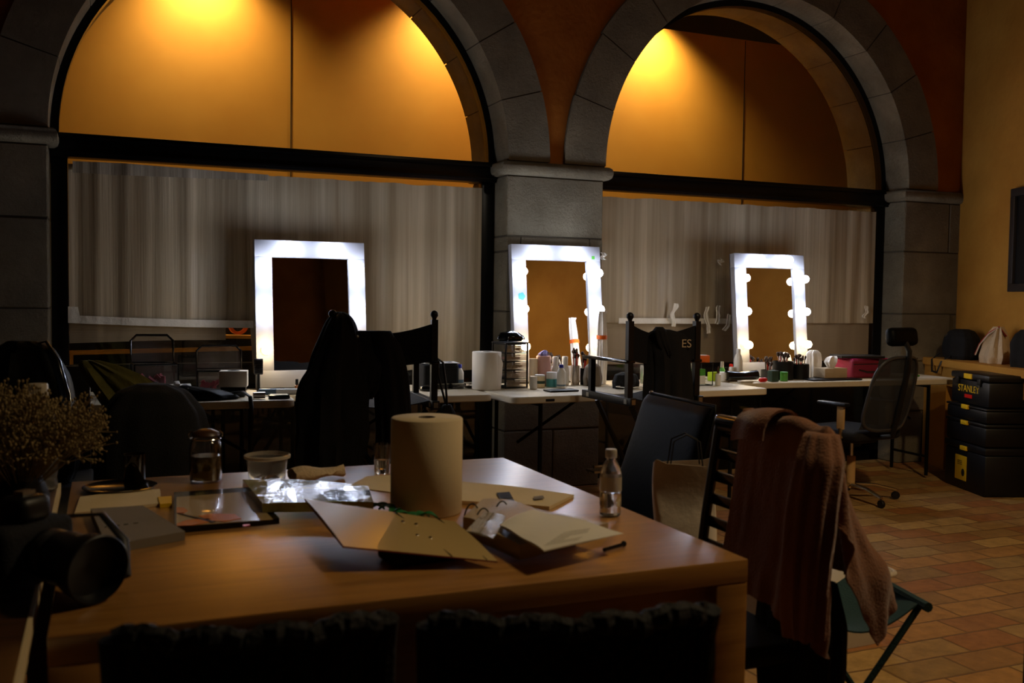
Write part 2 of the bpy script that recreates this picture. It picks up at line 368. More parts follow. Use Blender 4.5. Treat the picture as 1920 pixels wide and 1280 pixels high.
# stone rings, voussoir by voussoir
for i, (cx, r) in enumerate(ARCH):
    mb = MB(); n = 11
    for k in range(n):
        g = .0035; a0 = PI-PI*k/n-g/r; a1 = PI-PI*(k+1)/n+g/r; S = 8
        dr = random.Random(k+i*20).uniform(-.006, .006); ro = RO+dr
        pin = [(cx+r*math.cos(a0+(a1-a0)*s/S), SPR+r*math.sin(a0+(a1-a0)*s/S)) for s in range(S+1)]
        pout = [(cx+ro*math.cos(a1+(a0-a1)*s/S), SPR+ro*math.sin(a1+(a0-a1)*s/S)) for s in range(S+1)]
        yf = YW-.03+random.Random(k*3+i).uniform(-.003, .003)
        mb.prism([(x, yf, z) for x, z in pin+pout], (0, YI+.01-yf, 0))
    struct('trim_%d' % (i+1), mb, 'stone', smooth=20)
    mb = MB()                                                       # mortar behind the joints
    N = 60
    for k in range(N):
        a0 = PI-PI*k/N; a1 = PI-PI*(k+1)/N; r1 = r+.005
        mb.prism([(cx+q*math.cos(a), YW-.024, SPR+q*math.sin(a)) for q, a in ((r1, a0), (r1, a1), (RO-.01, a1), (RO-.01, a0))], (0, YI-YW, 0))
    struct('trim_%d' % (i+5), mb, 'joint', smooth=0)
# piers in coursed stone
def pier(name, x0, x1, blocks, seed):
    rnd = random.Random(seed); z = 0; mb = MB(); mj = MB()
    mj.box(((x0+x1)/2, (YW+YI)/2, 2.1/2), (x1-x0-.012, YI-YW-.012, 2.1))
    for h, cuts in blocks:
        xs = [x0]+[x0+(x1-x0)*c for c in cuts]+[x1]
        for a, b in zip(xs[:-1], xs[1:]):
            dy = rnd.uniform(-.004, .004)
            mb.box(((a+b)/2, (YW+YI)/2+dy, z+h/2), (b-a-.005, YI-YW, h-.006), bev=.007, seg=1)
        z += h
    p = struct(name, mb, 'stone', smooth=20); struct(name+'_mortar' if False else 'joint', mj, 'joint', p, smooth=0)
pier('wall_pier_middle', 2.460, 3.178, [(.40, [.5]), (.42, []), (.38, [.45]), (.40, [.2]), (.1, [.15, .86]), (.40, [])], 1)
pier('wall_pier_right', 5.885, 6.75, [(.42, [.3]), (.4, []), (.38, [.6]), (.5, []), (.40, [.55])], 2)
pier('wall_pier_left', -3.55, -.268, [(.42, [.3, .6]), (.4, [.2, .5, .8]), (.38, [.35, .7]), (.5, [.25, .6, .9]), (.40, [.3, .65])], 3)
# rounded impost mouldings
def impost(name, x0, x1, endL=True, endR=True):
    mb = MB(); r = .045; z = 2.145
    def prof(off):
        return [(0, -.045), (.5*r, -.043), (.9*r, -.03), (r*1.05, -.008), (r*1.05, .015), (.9*r, .032), (.6*r, .043), (0, .046)]
    ring = prof(0)
    pts = []
    path = []
    if endL: path += [(x0, YI)]
    path += [(x0, YW), (x1, YW)]
    if endR: path += [(x1, YI)]
    vs = []; fs = []; n = len(ring)
    for i, (x, y) in enumerate(path):
        nx = (-1 if (endL and i <= 1) else 0)+(1 if (endR and i >= len(path)-2) else 0); ny = -1 if (y == YW) else 0
        for d, zz in ring: vs.append((x+nx*d, y+ny*d, z+zz))
    for i in range(len(path)-1):
        for k in range(n): k2 = (k+1) % n; fs.append((i*n+k, i*n+k2, (i+1)*n+k2, (i+1)*n+k))
    fs += [tuple(range(n)), tuple(range((len(path)-1)*n, len(path)*n))]
    # body
    mb.faces(vs, fs); mb.box(((x0+x1)/2, (YW+YI)/2, z), (x1-x0-.002, YI-YW-.002, .088))
    struct(name, mb, 'stone', smooth=60)
impost('trim_10', 2.458, 3.180); impost('trim_11', 5.883, 6.75, True, False); impost('trim_12', -3.55, -.266, False, True)
# right wall, slanted 20 degrees, and its ledge
dR = Vector((-math.sin(R(20)), -math.cos(R(20)), 0)); nR = Vector((-math.cos(R(20)), math.sin(R(20)), 0))
c0 = Vector((6.47, YW, 0)); c1 = c0+dR*9.6; cb = c0-dR*.3
struct('wall_right', MB().prism([cb, c1, c1-nR*.2, cb-nR*.2], (0, 0, 5)), 'plasterR')
l0 = Vector((6.14, YW-.002, .80)); l1 = l0+dR*4.2
struct('trim_13', MB().prism([l0+nR*.02, l1+nR*.02, l1-nR*.33, l0-nR*.30], (0, 0, .055)), 'plasterR')
struct('trim_14', MB().prism([l0+Vector((0, 0, -.145)), l1+Vector((0, 0, -.145)), l1-nR*.04+Vector((0, 0, -.145)), l0-nR*.04+Vector((0, 0, -.145))], (0, 0, .145)), 'plasterR')
lq = l0+dR*.36; struct('trim_15', MB().prism([l0+Vector((0, 0, -.8)), lq+Vector((0, 0, -.8)), lq-nR*.29+Vector((0, 0, -.8)), l0-nR*.28+Vector((0, 0, -.8))], (0, 0, .655)), 'plasterR')
# windows: black steel frames
for i, (cx, r) in enumerate(ARCH):
    w = thing('window_%d' % (i+1), None, None); w['kind'] = 'structure'
    y = 6.20; fb = MB()
    x0, x1 = cx-r, cx+r
    for s_ in (x0+.045, x1-.045): fb.box((s_, y, 1.1), (.09, .07, 2.2), bev=.004)
    fb.box((cx, y-.02, 2.13), (2*r, .11, .135), bev=.006); fb.box((cx, y-.082, 2.17), (2*r-.02, .02, .012)); fb.box((cx, y-.082, 2.085), (2*r-.02, .02, .012))
    fb.box((cx, y, .04), (2*r, .07, .08))
    N = 48
    for k in range(N):
        a0 = PI-PI*k/N; a1 = PI-PI*(k+1)/N; r0 = r-.045; r1 = r+.004
        fb.prism([(cx+q*math.cos(a), y-.035, SPR+q*math.sin(a)) for q, a in ((r1, a0), (r1, a1), (r0, a1), (r0, a0))], (0, .07, 0))
    fb.build('window_frame', 'steel', w, smooth=30)
    g = MB(); g.box((cx, 6.215, 1.08), (2*r-.18, .006, 1.95)); g.build('pane', 'glass', w)
    g = MB(); g.prism([(x, 6.212, z) for x, z in arch_pts(cx, r-.04, 40)], (0, .006, 0)); g.build('fanlight', 'glass', w)
    # added black panel, stands in for the darkness behind the lower glass
    MB().box((cx, 6.34, .43), (2*r, .03, .86)).build('added_dark_panel', 'black', w)
# passage behind
bw = MB(); bw.box((2.5, 7.33, 1.805), (9.4, .05, 3.61)); wp = struct('wall_passage', bw, 'board')
sm = MB()
for x in (-.6, 1.29, 3.2, 5.3): sm.box((x, 7.303, 1.8), (.006, .006, 3.6))
sm.build('seam', 'ink', wp)
struct_box('wall_passage_top', (2.5, 7.75, 4.0), (9.4, .05, 1.4), 'ceil')
struct_box('wall_passage_left', (-2.2, 7.0, 2.2), (.05, 1.5, 4.4), 'ceil'); struct_box('wall_passage_right', (7.2, 7.0, 2.2), (.05, 1.5, 4.4), 'ceil')
# rails beyond the left window
rl = MB(); rl.box((.85, 6.75, .925), (2.3, .12, .022), rot=(0, R(-1.0), 0)); rl.box((.85, 6.75, 1.005), (2.3, .12, .022), rot=(0, R(1.2), 0)); rl.box((-.2, 6.75, .46), (.06, .1, .92)); rl.box((1.9, 6.75, .46), (.06, .1, .92))
one('wooden_rail', rl, 'board', 'orange wooden rails seen through the glass at the bottom of the left window', 'rail')
one('rail_shade_panel', MB().box((.85, 6.86, .66), (2.5, .03, 1.30), bev=.003), 'ink', 'added dark panel standing in for the shade behind the orange rails beyond the left window', 'board')  # added dark sheet, puts the passage's shade behind the rails into colour
one('tape_roll', MB().lathe([(.045, 0), (.065, 0), (.065, .03), (.045, .03), (.045, 0)], cap=False, axis=(.2, -1, 0)), 'orange', 'round orange tape roll standing on the rail beyond the left window', 'tape', (.84, 6.75, 1.085))
# plastic sheeting taped inside the windows
def sheet(name, x0, x1, z0f, z1f, mt, label, amp=.008, y=6.165, cat='plastic sheeting', n=120, seed=0, group=None):
    mb = MB()
    def f(u, v):
        x = x0+(x1-x0)*u; z0 = z0f(x); z1 = z1f(x); z = z0+(z1-z0)*v
        w = amp*(noise.noise(Vector((x*9+seed, z*.35, seed)))+.5*noise.noise(Vector((x*26, z*.5, seed+3))))
        return (x, y+w, z)
    mb.grid(f, n, 16, .0015); return one(name, mb, mt, label, cat, group=group, smooth=60)
wob = lambda a, s: (lambda x: a+.012*noise.noise(Vector((x*5, s, 0)))+.005*noise.noise(Vector((x*22, s, 1))))
sheet('plastic_sheet', -.175, 2.365, lambda x: 1.13 if x < .86 else .80+.02*noise.noise(Vector((x*6, 0, 0))), wob(2.025, 1), 'film', 'large milky plastic sheet hung like a curtain across the left window', .014)
sheet('plastic_sheet', 3.275, 5.79, lambda x: 1.12, wob(2.02, 4), 'film', 'large milky plastic sheet hung like a curtain across the right window', .016, seed=5)
sheet('ribbed_sheet', -.175, .70, lambda x: 1.0+.01*math.sin(x*3), lambda x: 1.15-.02*x, 'filmlow', 'narrow ribbed plastic strip under the sheet, left of the leftmost mirror', .004, 6.185)
sheet('ribbed_sheet', 3.30, 5.77, lambda x: .82, lambda x: 1.14, 'filmlow', 'ribbed plastic strip under the sheet of the right window', .006, 6.185, seed=2)
sheet('adhesive_tape', -.18, .86, lambda x: 1.115-.03*math.sin((x+.2)*1.4), lambda x: 1.16-.03*math.sin((x+.2)*1.4)+(.05 if x < -.12 else 0), 'tape', 'long strip of clear tape sagging across the lower left window', .004, 6.14, cat='tape')
sheet('adhesive_tape', 3.42, 5.0, lambda x: 1.115, lambda x: 1.155, 'tape', 'strip of clear tape running across the right window between two mirrors', .004, 6.14, cat='tape')
sheet('folded_film', -.15, .95, lambda x: 1.975+.05*max(0, x-.1)*.4, lambda x: 2.045-.02*abs(x-.1), 'rag', 'pale folded top edge of plastic film under the left window beam', .012, 6.145, n=60)
rnd = random.Random(4)
for k, (x, y, L_, a, lab) in enumerate(((1350, 490, .05, .6, 'crumpled scrap of tape alone on the right window above the others'), (1262, 590, .17, .1, 'vertical tape strip on the right window beside the director chair'),
        (1325, 600, .20, -.1, 'tattered vertical tape strip in the cluster left of the right mirror'), (1345, 590, .14, .15, 'short curled tape in the middle of the cluster left of the right mirror'), (1363, 605, .13, .35, 'drooping tape end nearest the right mirror'),
        (1622, 585, .10, .2, 'white curl of tape at the right edge of the right window'), (1130, 480, .05, 0, 'small scrap of tape on the edge of the middle stone pier'))):
    p = ony(x, y, 6.13 if k < 6 else 5.93); mb = MB()
    mb.grid(lambda u, v: ((u-.5)*.035*(1+.5*noise.noise(Vector((v*4, k, 0))))+.01*math.sin(v*7+k), -.012*abs(math.sin(v*5+k))-.004*math.sin(u*9), (.5-v)*L_), 6, 14, .001)
    o = one('tape_scrap', mb, 'tape', lab, 'tape', p, smooth=60); o.rotation_euler = (0, a, 0)
# picture frame on the right wall
pt = Vector((6.47, YW, 0))+dR*1.52; fr = thing('framed_picture', 'dark framed picture hanging on the ochre right wall, cut by the photo edge', 'picture frame', pt+nR*.002+Vector((0, 0, 1.36)), R(-110))
def wl(a, b, c_, d_, z0, z1, y0, y1, mb): pass
f_ = MB(); Wd, Hd = .62, .78
for c, d in (((0, -.02, .03), (Wd, .04, .06)), ((0, -.02, Hd-.03), (Wd, .04, .06)), ((-Wd/2+.03, -.02, Hd/2), (.06, .04, Hd-.12)), ((Wd/2-.03, -.02, Hd/2), (.06, .04, Hd-.12))): f_.box(c, d, bev=.004)
f_.build('frame', mat('grey_brown_frame', '2c2624', .5), fr); MB().box((0, -.012, Hd/2), (Wd-.12, .01, Hd-.12)).build('picture', 'black', fr)
_q = fr
def on_right_wall(x, y):
    d = ray(x, y); c = Vector((6.47, YW, EYE-EYE)); s = (c.x*nR.x+c.y*nR.y)/(d.x*nR.x+d.y*nR.y); return Vector((d.x*s, d.y*s, EYE+d.z*s))
a_ = on_right_wall(1902, 450); fr.location = Vector((a_.x, a_.y, on_right_wall(1897, 547).z))+dR*(Wd/2)+nR*.003
fr.scale = (1, 1, (on_right_wall(1903, 355).z-on_right_wall(1897, 547).z)/Hd)

# ================================================================ FOLDING TABLES AT THE WINDOWS
TZ = .74
def folding_table(label, x0, x1, yf, rz, legs, depth=.72, plate=False):
    w = x1-x0; t = thing('folding_table', label, 'table', (x0, yf, 0), R(rz), 'cream folding tables in a row under the windows')
    mb = MB(); r = .05; pts = []
    for cx, cy, a0 in ((r, r, 180), (w-r, r, 270), (w-r, depth-r, 0), (r, depth-r, 90)):
        for k in range(7): a = R(a0+k*15); pts.append((cx+r*math.cos(a), cy+r*math.sin(a), TZ-.040))
    mb.prism(pts, (0, 0, .040)); top = mb.build('tabletop', 'tabletop', t)
    b = top.modifiers.new('bev', 'BEVEL'); b.width = .006; b.segments = 2; b.limit_method = 'ANGLE'
    for s_ in (.22, w-.22):
        l = MB(); l.tube([(s_, .10, TZ-.045), (s_, .10, .02)], .013); l.tube([(s_, depth-.10, TZ-.045), (s_, depth-.10, .02)], .013)
        l.tube([(s_, .10, .16), (s_, depth-.10, .16)], .010); l.tube([(s_, .10, TZ-.06), (s_, depth-.10, TZ-.06)], .010)
        l.build('leg', 'dkmetal', t)
        q = .45 if s_ < w/2 else -.45
        b_ = MB(); b_.tube([(s_, depth/2, .42), (s_+q, depth/2, TZ-.05)], .010); b_.tube([(s_+q, depth/2-.09, TZ-.05), (s_+q+.04, depth/2, TZ-.075), (s_+q, depth/2+.09, TZ-.05)], .006)
        b_.build('brace', 'dkmetal', t)
    if plate: MB().box((.23, -.0015, TZ-.022), (.055, .004, .014), bev=.001).build('name_plate', 'ink', t)
    return t
folding_table('cream folding table at the far left under the left window', -.93, .94, 5.22, -2.0, 2, .68)
folding_table('cream folding table between the hooded coat chair and the paper towel roll', .985, 2.06, 5.13, 0.5, 2, .70)
folding_table('cream folding table standing forward against the stone pier with the middle mirror on it', 2.10, 3.89, 4.95, 2.0, 2, .82, True)
folding_table('cream folding table at the far right in front of the right mirror', 3.93, 5.82, 5.37, -3.0, 2, .56)

# ================================================================ LIGHTED MIRRORS
def hollywood(label, xc, yb, w, h, lean, roll=0, frame=.10):
    t = thing('vanity_mirror', label, 'mirror', (xc, yb, TZ+.0115), 0, 'white vanity mirrors with bulbs'); t.rotation_euler = (R(-lean), 0, 0)
    f = MB()
    for c, d in (((0, .03, frame/2), (w, .06, frame)), ((0, .03, h-frame/2), (w, .06, frame)), ((-w/2+frame/2, .03, h/2), (frame, .06, h-2*frame)), ((w/2-frame/2, .03, h/2), (frame, .06, h-2*frame))): f.box(c, d, bev=.002)
    f.box((0, .055, h/2), (w, .008, h)); f.build('frame', 'whitepaint', t)
    MB().box((0, .018, h/2), (w-2*frame+.004, .006, h-2*frame+.004)).build('mirror_glass', 'mirror', t)
    pos = [(-w*.2, h-frame/2), (w*.2, h-frame/2)]+[(s*(w/2-frame/2), z) for s in (-1, 1) for z in (h*.79, h*.52, h*.25)]
    for x, z in pos:
        MB().lathe([(.026, 0), (.028, .004), (.022, .012), (.018, .03)], (x, 0, z), 20, (0, -1, 0)).build('lamp_holder', 'white', t)
        MB().lathe([(.012, .028), (.016, .036), (.0245, .05), (.028, .064), (.026, .078), (.018, .089), (.006, .094), (0, .0945)], (x, 0, z), 20, (0, -1, 0)).build('bulb', 'bulbw' if z < h*.3 else 'bulb', t)
    return t
hollywood('white vanity mirror with lit bulbs leaning on the left window behind the hooded coat', 1.150, 5.735, .655, .87, 7.5)
m2 = hollywood('white vanity mirror with lit bulbs and a teal flower sticker, against the middle stone pier', 2.762, 5.71, .645, .895, 7.0)
fl = MB()
for k in range(5): a = 2*PI*k/5; fl.lathe([(.013, 0), (.012, .001), (0, .0015)], (.013*math.cos(a), 0, .013*math.sin(a)), 12, (0, -1, 0))
o = fl.build('flower_sticker', 'teal', m2); o.location = (-.262, -.001, .555)
o = MB().box((0, 0, 0), (.022, .0015, .022)).build('green_sticker', 'green', m2); o.location = (.27, -.001, .82)
hollywood('white vanity mirror with lit bulbs leaning on the right window behind the makeup brushes', 4.485, 5.735, .62, .885, 6.0)

# ================================================================ DIRECTOR CHAIRS
def director_chair(label, x, y, rz, w=.48, word=None):
    t = thing('director_chair', label, 'chair', (x, y, 0), R(rz), 'tall black director chairs at the mirrors')   # faces +Y, back at y=0
    hw = w/2; sz = .76; d = .42
    for s in (-1, 1):
        a = MB(); a.box((s*hw, .0, .97), (.032, .032, .42)); a.lathe([(.010, 0), (.012, .01), (.02, .022), (.02, .034), (.011, .045), (0, .048)], (s*hw, 0, 1.178), 14)
        a.build('back_post', 'black', t)
        a = MB(); a.box((s*hw, d/2, sz), (.038, d+.10, .042), bev=.003); a.build('side_rail', 'black', t)
        for yc in (-.049, d+.049): MB().box((s*hw, yc, sz), (.022, .004, .026)).build('rail_cap', 'alu', t)
        for yc in (.0, d-.02): MB().box((s*hw-.020, yc, sz), (.003, .028, .024)).build('corner_plate', 'alu', t)
        a = MB(); a.box((s*hw, d-.03, .87), (.03, .03, .18)); a.build('arm_post', 'black', t)
        a = MB(); a.box((s*hw, d/2+.01, .968), (.055, d+.06, .018), bev=.006); a.build('armrest', 'blackgloss', t)
        a = MB(); a.box((s*(hw-.03), d/2, .03), (.03, d+.08, .03), bev=.003); a.build('foot_rail', 'black', t)
    for yy in (.03, d-.03):
        for s in (-1, 1):
            a = MB(); a.tube([(s*(hw-.03), yy+s*.008, sz-.03), (-s*(hw-.03), yy+s*.008, .04)], .014, 6); a.build('leg', 'black', t)
    a = MB(); a.tube([(-hw+.05, d+.02, .34), (hw-.05, d+.02, .34)], .010); a.tube([(-hw+.06, d+.10, .30), (hw-.06, d+.10, .30)], .010); a.box((0, d+.06, .31), (w-.1, .10, .012)); a.build('foot_rest', 'alu', t)
    a = MB(); a.grid(lambda u, v: (-hw+.015+(w-.03)*u, .0+d*v, sz+.02-.03*math.sin(PI*u)), 12, 4, .004); a.build('seat', 'blackcloth', t)
    def f(u, v):
        sag = .055*math.sin(PI*u)**1.0
        return (-hw-.005+(w+.01)*u, -.012+.05*math.sin(PI*u), 1.165-sag-(.19-sag*.5)*v)
    a = MB(); a.grid(f, 20, 6, .004); bk = a.build('backrest', 'blackcloth', t)
    if word:
        o = text('lettering', word, .062, 'canvas', bk, (hw-.085, -.030, 1.06), (R(90), 0, R(-10)))
    return t
director_chair('tall black director chair with a hooded coat over it, in front of the left mirror', 1.265, 4.60, -4, .50)
director_chair('tall black director chair with white letters on its back, in front of the middle mirror', 2.74, 4.43, 2, .42, 'ES')

# hooded coat on the left chair
mb = MB()
mb.loft([(1.055, 4.62, 1.215, .012, .012), (1.052, 4.61, 1.20, .042, .05), (1.05, 4.60, 1.16, .068, .075), (1.045, 4.59, 1.10, .088, .09), (1.035, 4.58, 1.04, .105, .095), (1.02, 4.57, .98, .115, .095), (1.015, 4.565, .94, .12, .10),
         (1.01, 4.56, .90, .15, .105), (1.005, 4.555, .84, .158, .11), (1.00, 4.55, .76, .155, .115), (1.0, 4.55, .66, .155, .12), (.99, 4.55, .56, .15, .12), (.985, 4.55, .46, .14, .11), (.98, 4.55, .38, .13, .10)], amp=.022, k=7, seed=2, amp0=.2)
coat = one('hooded_coat', mb, 'navycloth', 'black hooded coat hanging with its hood up over the left director chair', 'coat', smooth=70)
mb = MB(); mb.loft([(1.24, 4.575, 1.125, .05, .035), (1.27, 4.56, 1.05, .07, .045), (1.29, 4.555, .9, .085, .05), (1.30, 4.55, .75, .08, .055), (1.30, 4.55, .6, .075, .055), (1.29, 4.55, .46, .06, .05)], amp=.014, k=5, seed=5); mb.build('sleeve', 'navycloth', coat, 70)
mb = MB(); mb.loft([(1.17, 4.60, 1.125, .09, .03), (1.17, 4.585, 1.04, .10, .035), (1.17, 4.56, .95, .09, .045), (1.16, 4.55, .86, .07, .045), (1.14, 4.55, .80, .04, .03)], amp=.014, k=6, seed=8); mb.build('scarf_fold', 'navycloth', coat, 70)
mb = MB(); mb.lathe([(.006, 0), (.007, .003), (0, .004)], (1.115, 4.53, 1.10), 12, (0, -1, .2)); mb.build('snap_button', 'alu', coat)
# shoulder bag hanging on the right post of the left chair
mb = MB(); mb.loft([(1.545, 4.55, .76, .02, .02), (1.535, 4.56, .70, .06, .05), (1.52, 4.57, .62, .10, .07), (1.51, 4.57, .52, .12, .08), (1.51, 4.57, .44, .11, .08), (1.51, 4.57, .40, .06, .05)], amp=.01, k=6, seed=3, sq=2.4)
bg = one('shoulder_bag', mb, 'blackcloth', 'black shoulder bag hanging from the right post of the left director chair', 'bag', loc=(.03, 0, 0), smooth=70)
MB().tube([(1.545, 4.55, .74), (1.53, 4.53, .86), (1.52, 4.55, .97), (1.51, 4.60, .985), (1.52, 4.62, .9), (1.55, 4.58, .75)], .006).build('strap', 'black', bg)
# cardigan over the right chair
mb = MB(); mb.loft([(2.745, 4.455, 1.135, .035, .03), (2.77, 4.455, 1.115, .10, .05), (2.775, 4.455, 1.07, .125, .06), (2.78, 4.45, .96, .125, .065), (2.785, 4.45, .82, .13, .07), (2.785, 4.45, .70, .135, .07), (2.78, 4.45, .60, .13, .07)], amp=.016, k=7, seed=11, amp0=.3)
cg = one('cardigan', mb, 'blackcloth', 'black cardigan draped over the back of the right director chair', 'clothing', smooth=70)
MB().loft([(2.70, 4.41, 1.15, .02, .02), (2.70, 4.405, 1.13, .04, .025), (2.72, 4.40, 1.06, .035, .02), (2.75, 4.40, 1.0, .02, .012)], amp=.006, k=5, seed=2).build('collar', 'blackcloth', cg, 70)

# ================================================================ OAK TABLE
X0, X1, Y0, Y1 = -.085, 1.285, 1.715, 3.11
t = thing('oak_table', 'large oak table in the foreground covered with papers and a paper roll', 'table', ((X0+X1)/2, (Y0+Y1)/2, 0))
W_, D_ = X1-X0, Y1-Y0
MB().box((0, 0, .715), (W_, D_, .05), bev=.003).build('tabletop', 'oak', t)
mb = MB()
for s in (-1, 1): mb.box((0, s*(D_/2-.04), .62), (W_-.14, .02, .14)); mb.box((s*(W_/2-.04), 0, .62), (.02, D_-.14, .14))
mb.build('apron', 'oak', t)
for sx in (-1, 1):
    for sy in (-1, 1): MB().box((sx*(W_/2-.0405), sy*(D_/2-.0405), .345), (.08, .08, .69), bev=.003).build('leg', 'oak', t)
t = thing('side_table', 'dark wood table with a pale edge at the left edge of the photo', 'table', (-.67, 2.15, 0))
MB().box((0, 0, .722), (1.10, 1.9, .035), bev=.002).build('tabletop', 'dkwood', t); MB().box((.5535, 0, .722), (.007, 1.9, .036)).build('edge_band', 'paper', t)
for sx in (-1, 1):
    for sy in (-1, 1): MB().box((sx*.5, sy*.88, .352), (.06, .06, .703)).build('leg', 'dkwood', t)

# ---- things on the oak table
def T(x, y, z=.7405): return onz(x, y, z)
def paper_roll(loc, r, h, mt, label, core=.022):
    o = one('paper_roll', MB().lathe([(core, 0), (r-.003, 0), (r, .003), (r, h-.003), (r-.003, h), (core, h), (core, 0)], seg=64, cap=False), mt, label, 'paper roll', loc, smooth=50)
    MB().lathe([(core, .001), (core, h+.001), (core-.002, h+.001), (core-.002, .001), (core, .001)], seg=24, cap=False).build('core', 'grey', o); return o
pr = paper_roll(T(799, 958), .0925, .245, 'roll', 'big cream paper towel roll standing upright on the oak table')
# clip jar
p = T(386, 902); jr = thing('preserving_jar', 'clip-top glass jar of brine and olives on the oak table', 'jar', p)
MB().lathe([(.032, 0), (.045, .006), (.047, .03), (.047, .10), (.043, .118), (.036, .126), (.037, .134), (.034, .134), (.033, .127), (.040, .116), (.044, .10), (.044, .03), (.042, .008), (0, .006)], cap=False, seg=32).build('glass_body', 'glass', jr)
MB().lathe([(.0, .0075), (.041, .009), (.0435, .03), (.0435, .078), (0, .078)], seg=32, cap=False).build('brine', 'pickle', jr)
rnd = random.Random(3); mb = MB()
for k in range(12): a = rnd.uniform(0, 6.28); q = rnd.uniform(0, .028); mb.sph((q*math.cos(a), q*math.sin(a), .021+.013*(k//4)), .0125, 10, 8)
mb.build('olives', 'olivefruit', jr)['kind'] = 'stuff'
MB().lathe([(.038, .135), (.041, .139), (.037, .147), (.020, .155), (0, .158)], seg=32).build('lid', 'dkwood', jr)
mb = MB(); mb.tube([(-.046, 0, .132), (-.048, 0, .142), (-.038, 0, .150)], .0025); mb.tube([(.046, 0, .132), (.048, 0, .142), (.038, 0, .150)], .0025); mb.tube([(.044*math.cos(k*PI/12), .044*math.sin(k*PI/12), .128) for k in range(24)], .0016, 6, True); mb.build('wire_clip', 'chrome', jr)
# plastic tub
p = T(501, 897); tb = thing('plastic_tub', 'clear round plastic tub with a few scraps inside, beside the cloth pouch', 'tub', p)
MB().lathe([(.052, 0), (.054, .002), (.062, .062), (.066, .063), (.067, .074), (.064, .075), (.0625, .066), (.0605, .062), (.053, .003), (0, .002)], seg=40, cap=False).build('body', 'clearplas', tb)
MB().lathe([(.0625, .064), (.0685, .064), (.069, .072), (.064, .074), (.0625, .064)], seg=40, cap=False).build('rim', 'frost', tb)
mb = MB(); rnd = random.Random(6)
for k in range(14): a = rnd.uniform(0, 6.28); q = rnd.uniform(0, .04); mb.box((q*math.cos(a), q*math.sin(a), .006+.002*(k % 3)), (.018, .010, .002), rot=(rnd.uniform(-.4, .4), rnd.uniform(-.4, .4), a))
mb.build('scraps', 'pickle', tb)['kind'] = 'stuff'
# cloth pouch
p = T(596, 900); mb = MB()
def pouch(u, v):
    a = 2*PI*v; L_ = .165; x = (u-.5)*L_; r = .036*(1-.35*u)*(.55+.45*math.sin(PI*min(1, u*.6+.32))); s_ = .016+.006*math.sin(u*7)
    return (x, math.cos(a)*r+.004*math.sin(u*9+a*2), .0185+math.sin(a)*s_*(1.05-.3*u)+.002*math.sin(5*a+u*6))
mb.grid(pouch, 24, 24, .002)
cp = one('cloth_pouch', mb, 'canvas', 'cream cloth pouch with a grey lining lying on the oak table', 'pouch', p+Vector((0, 0, .004)), R(12), smooth=70)
MB().sph((-.078, 0, .019), .024, 14, 10, (.25, 1.05, .62)).build('lining', 'grey', cp)
# tumbler
p = T(716, 886)
gl = thing('glass_tumbler', 'small glass tumbler of water half hidden behind the big paper roll', 'glass', p)
MB().lathe([(.022, 0), (.0235, .004), (.0275, .092), (.0258, .092), (.0225, .014), (0, .012)], seg=28, cap=False).build('glass_body', 'glass', gl); MB().lathe([(0, .0125), (.0222, .0145), (.0238, .042), (0, .042)], seg=28, cap=False).build('water', 'water', gl)
# water bottles
def water_bottle(loc, label, s=1.0, fill=.06, lab=True, cap='frost'):
    b = thing('water_bottle', label, 'bottle', loc)
    P = [(.020, 0), (.027, .004), (.028, .012), (.0265, .022), (.028, .030), (.028, .055), (.027, .06), (.028, .065), (.028, .105), (.026, .118), (.018, .137), (.0125, .144), (.0125, .152)]
    MB().lathe([(r*s, z*s) for r, z in P], seg=32).build('bottle_body', 'clearplas', b)
    MB().lathe([(r*s*.93, z*s+.001) for r, z in P if z < fill]+[(.0255*s, fill*s), (0, fill*s)], seg=32).build('water', 'water', b)
    MB().lathe([(.0148*s, .150*s), (.0152*s, .152*s), (.0148*s, .170*s), (.0135*s, .172*s), (0, .172*s)], seg=24).build('cap', cap, b)
    if lab: MB().lathe([(.0284*s, .066*s), (.0284*s, .102*s)], seg=32, cap=False).build('wrap_label', 'frost', b)
    return b
water_bottle(T(1144, 966), 'small clear water bottle with a pale cap near the right edge of the oak table', 1.0)
# papers
def sheet_stack(name, label, cat, px, th, mt, warp=0, extra=None, zb=.7405, group=None):
    # px: four pixel corners (far-left, far-right, near-right, near-left) that lie on the table
    P = [T(*q, zb) for q in px]; c = sum(P, Vector())/4; P = [q-c for q in P]
    mb = MB()
    def f(u, v):
        a = P[0].lerp(P[1], u); b = P[3].lerp(P[2], u); q = a.lerp(b, v); q.z = th+warp*(math.sin(PI*u)*.6+.4*math.sin(3*u+2*v)**2); return q
    n = 14
    top = [[f(i/n, j/6) for j in range(7)] for i in range(n+1)]
    t_ = bmesh.new(); V = [[t_.verts.new(q) for q in r_] for r_ in top]; B = [[t_.verts.new((q.x, q.y, 0)) for q in r_] for r_ in top]
    for i in range(n):
        for j in range(6): t_.faces.new((V[i][j], V[i+1][j], V[i+1][j+1], V[i][j+1])); t_.faces.new((B[i][j+1], B[i+1][j+1], B[i+1][j], B[i][j]))
    for i in range(n):
        for j in (0, 6): t_.faces.new((V[i][j], V[i+1][j], B[i+1][j], B[i][j]))
    for j in range(6):
        for i in (0, n): t_.faces.new((V[i][j], V[i][j+1], B[i][j+1], B[i][j]))
    mb._merge(t_, Matrix()); o = one(name, mb, mt, label, cat, c, smooth=30, group=group); return o
sheet_stack('paper_sheet', 'cream sheet of paper behind the roll, beside the tumbler', 'paper', [(688, 893), (770, 890), (770, 928), (652, 913)], .0012, 'paper', .001)
ev = sheet_stack('brochure', 'cream brochure with a dark printed block, right of the big paper roll', 'brochure', [(850, 906), (1076, 932), (1030, 956), (850, 944)], .008, 'paper', .004)
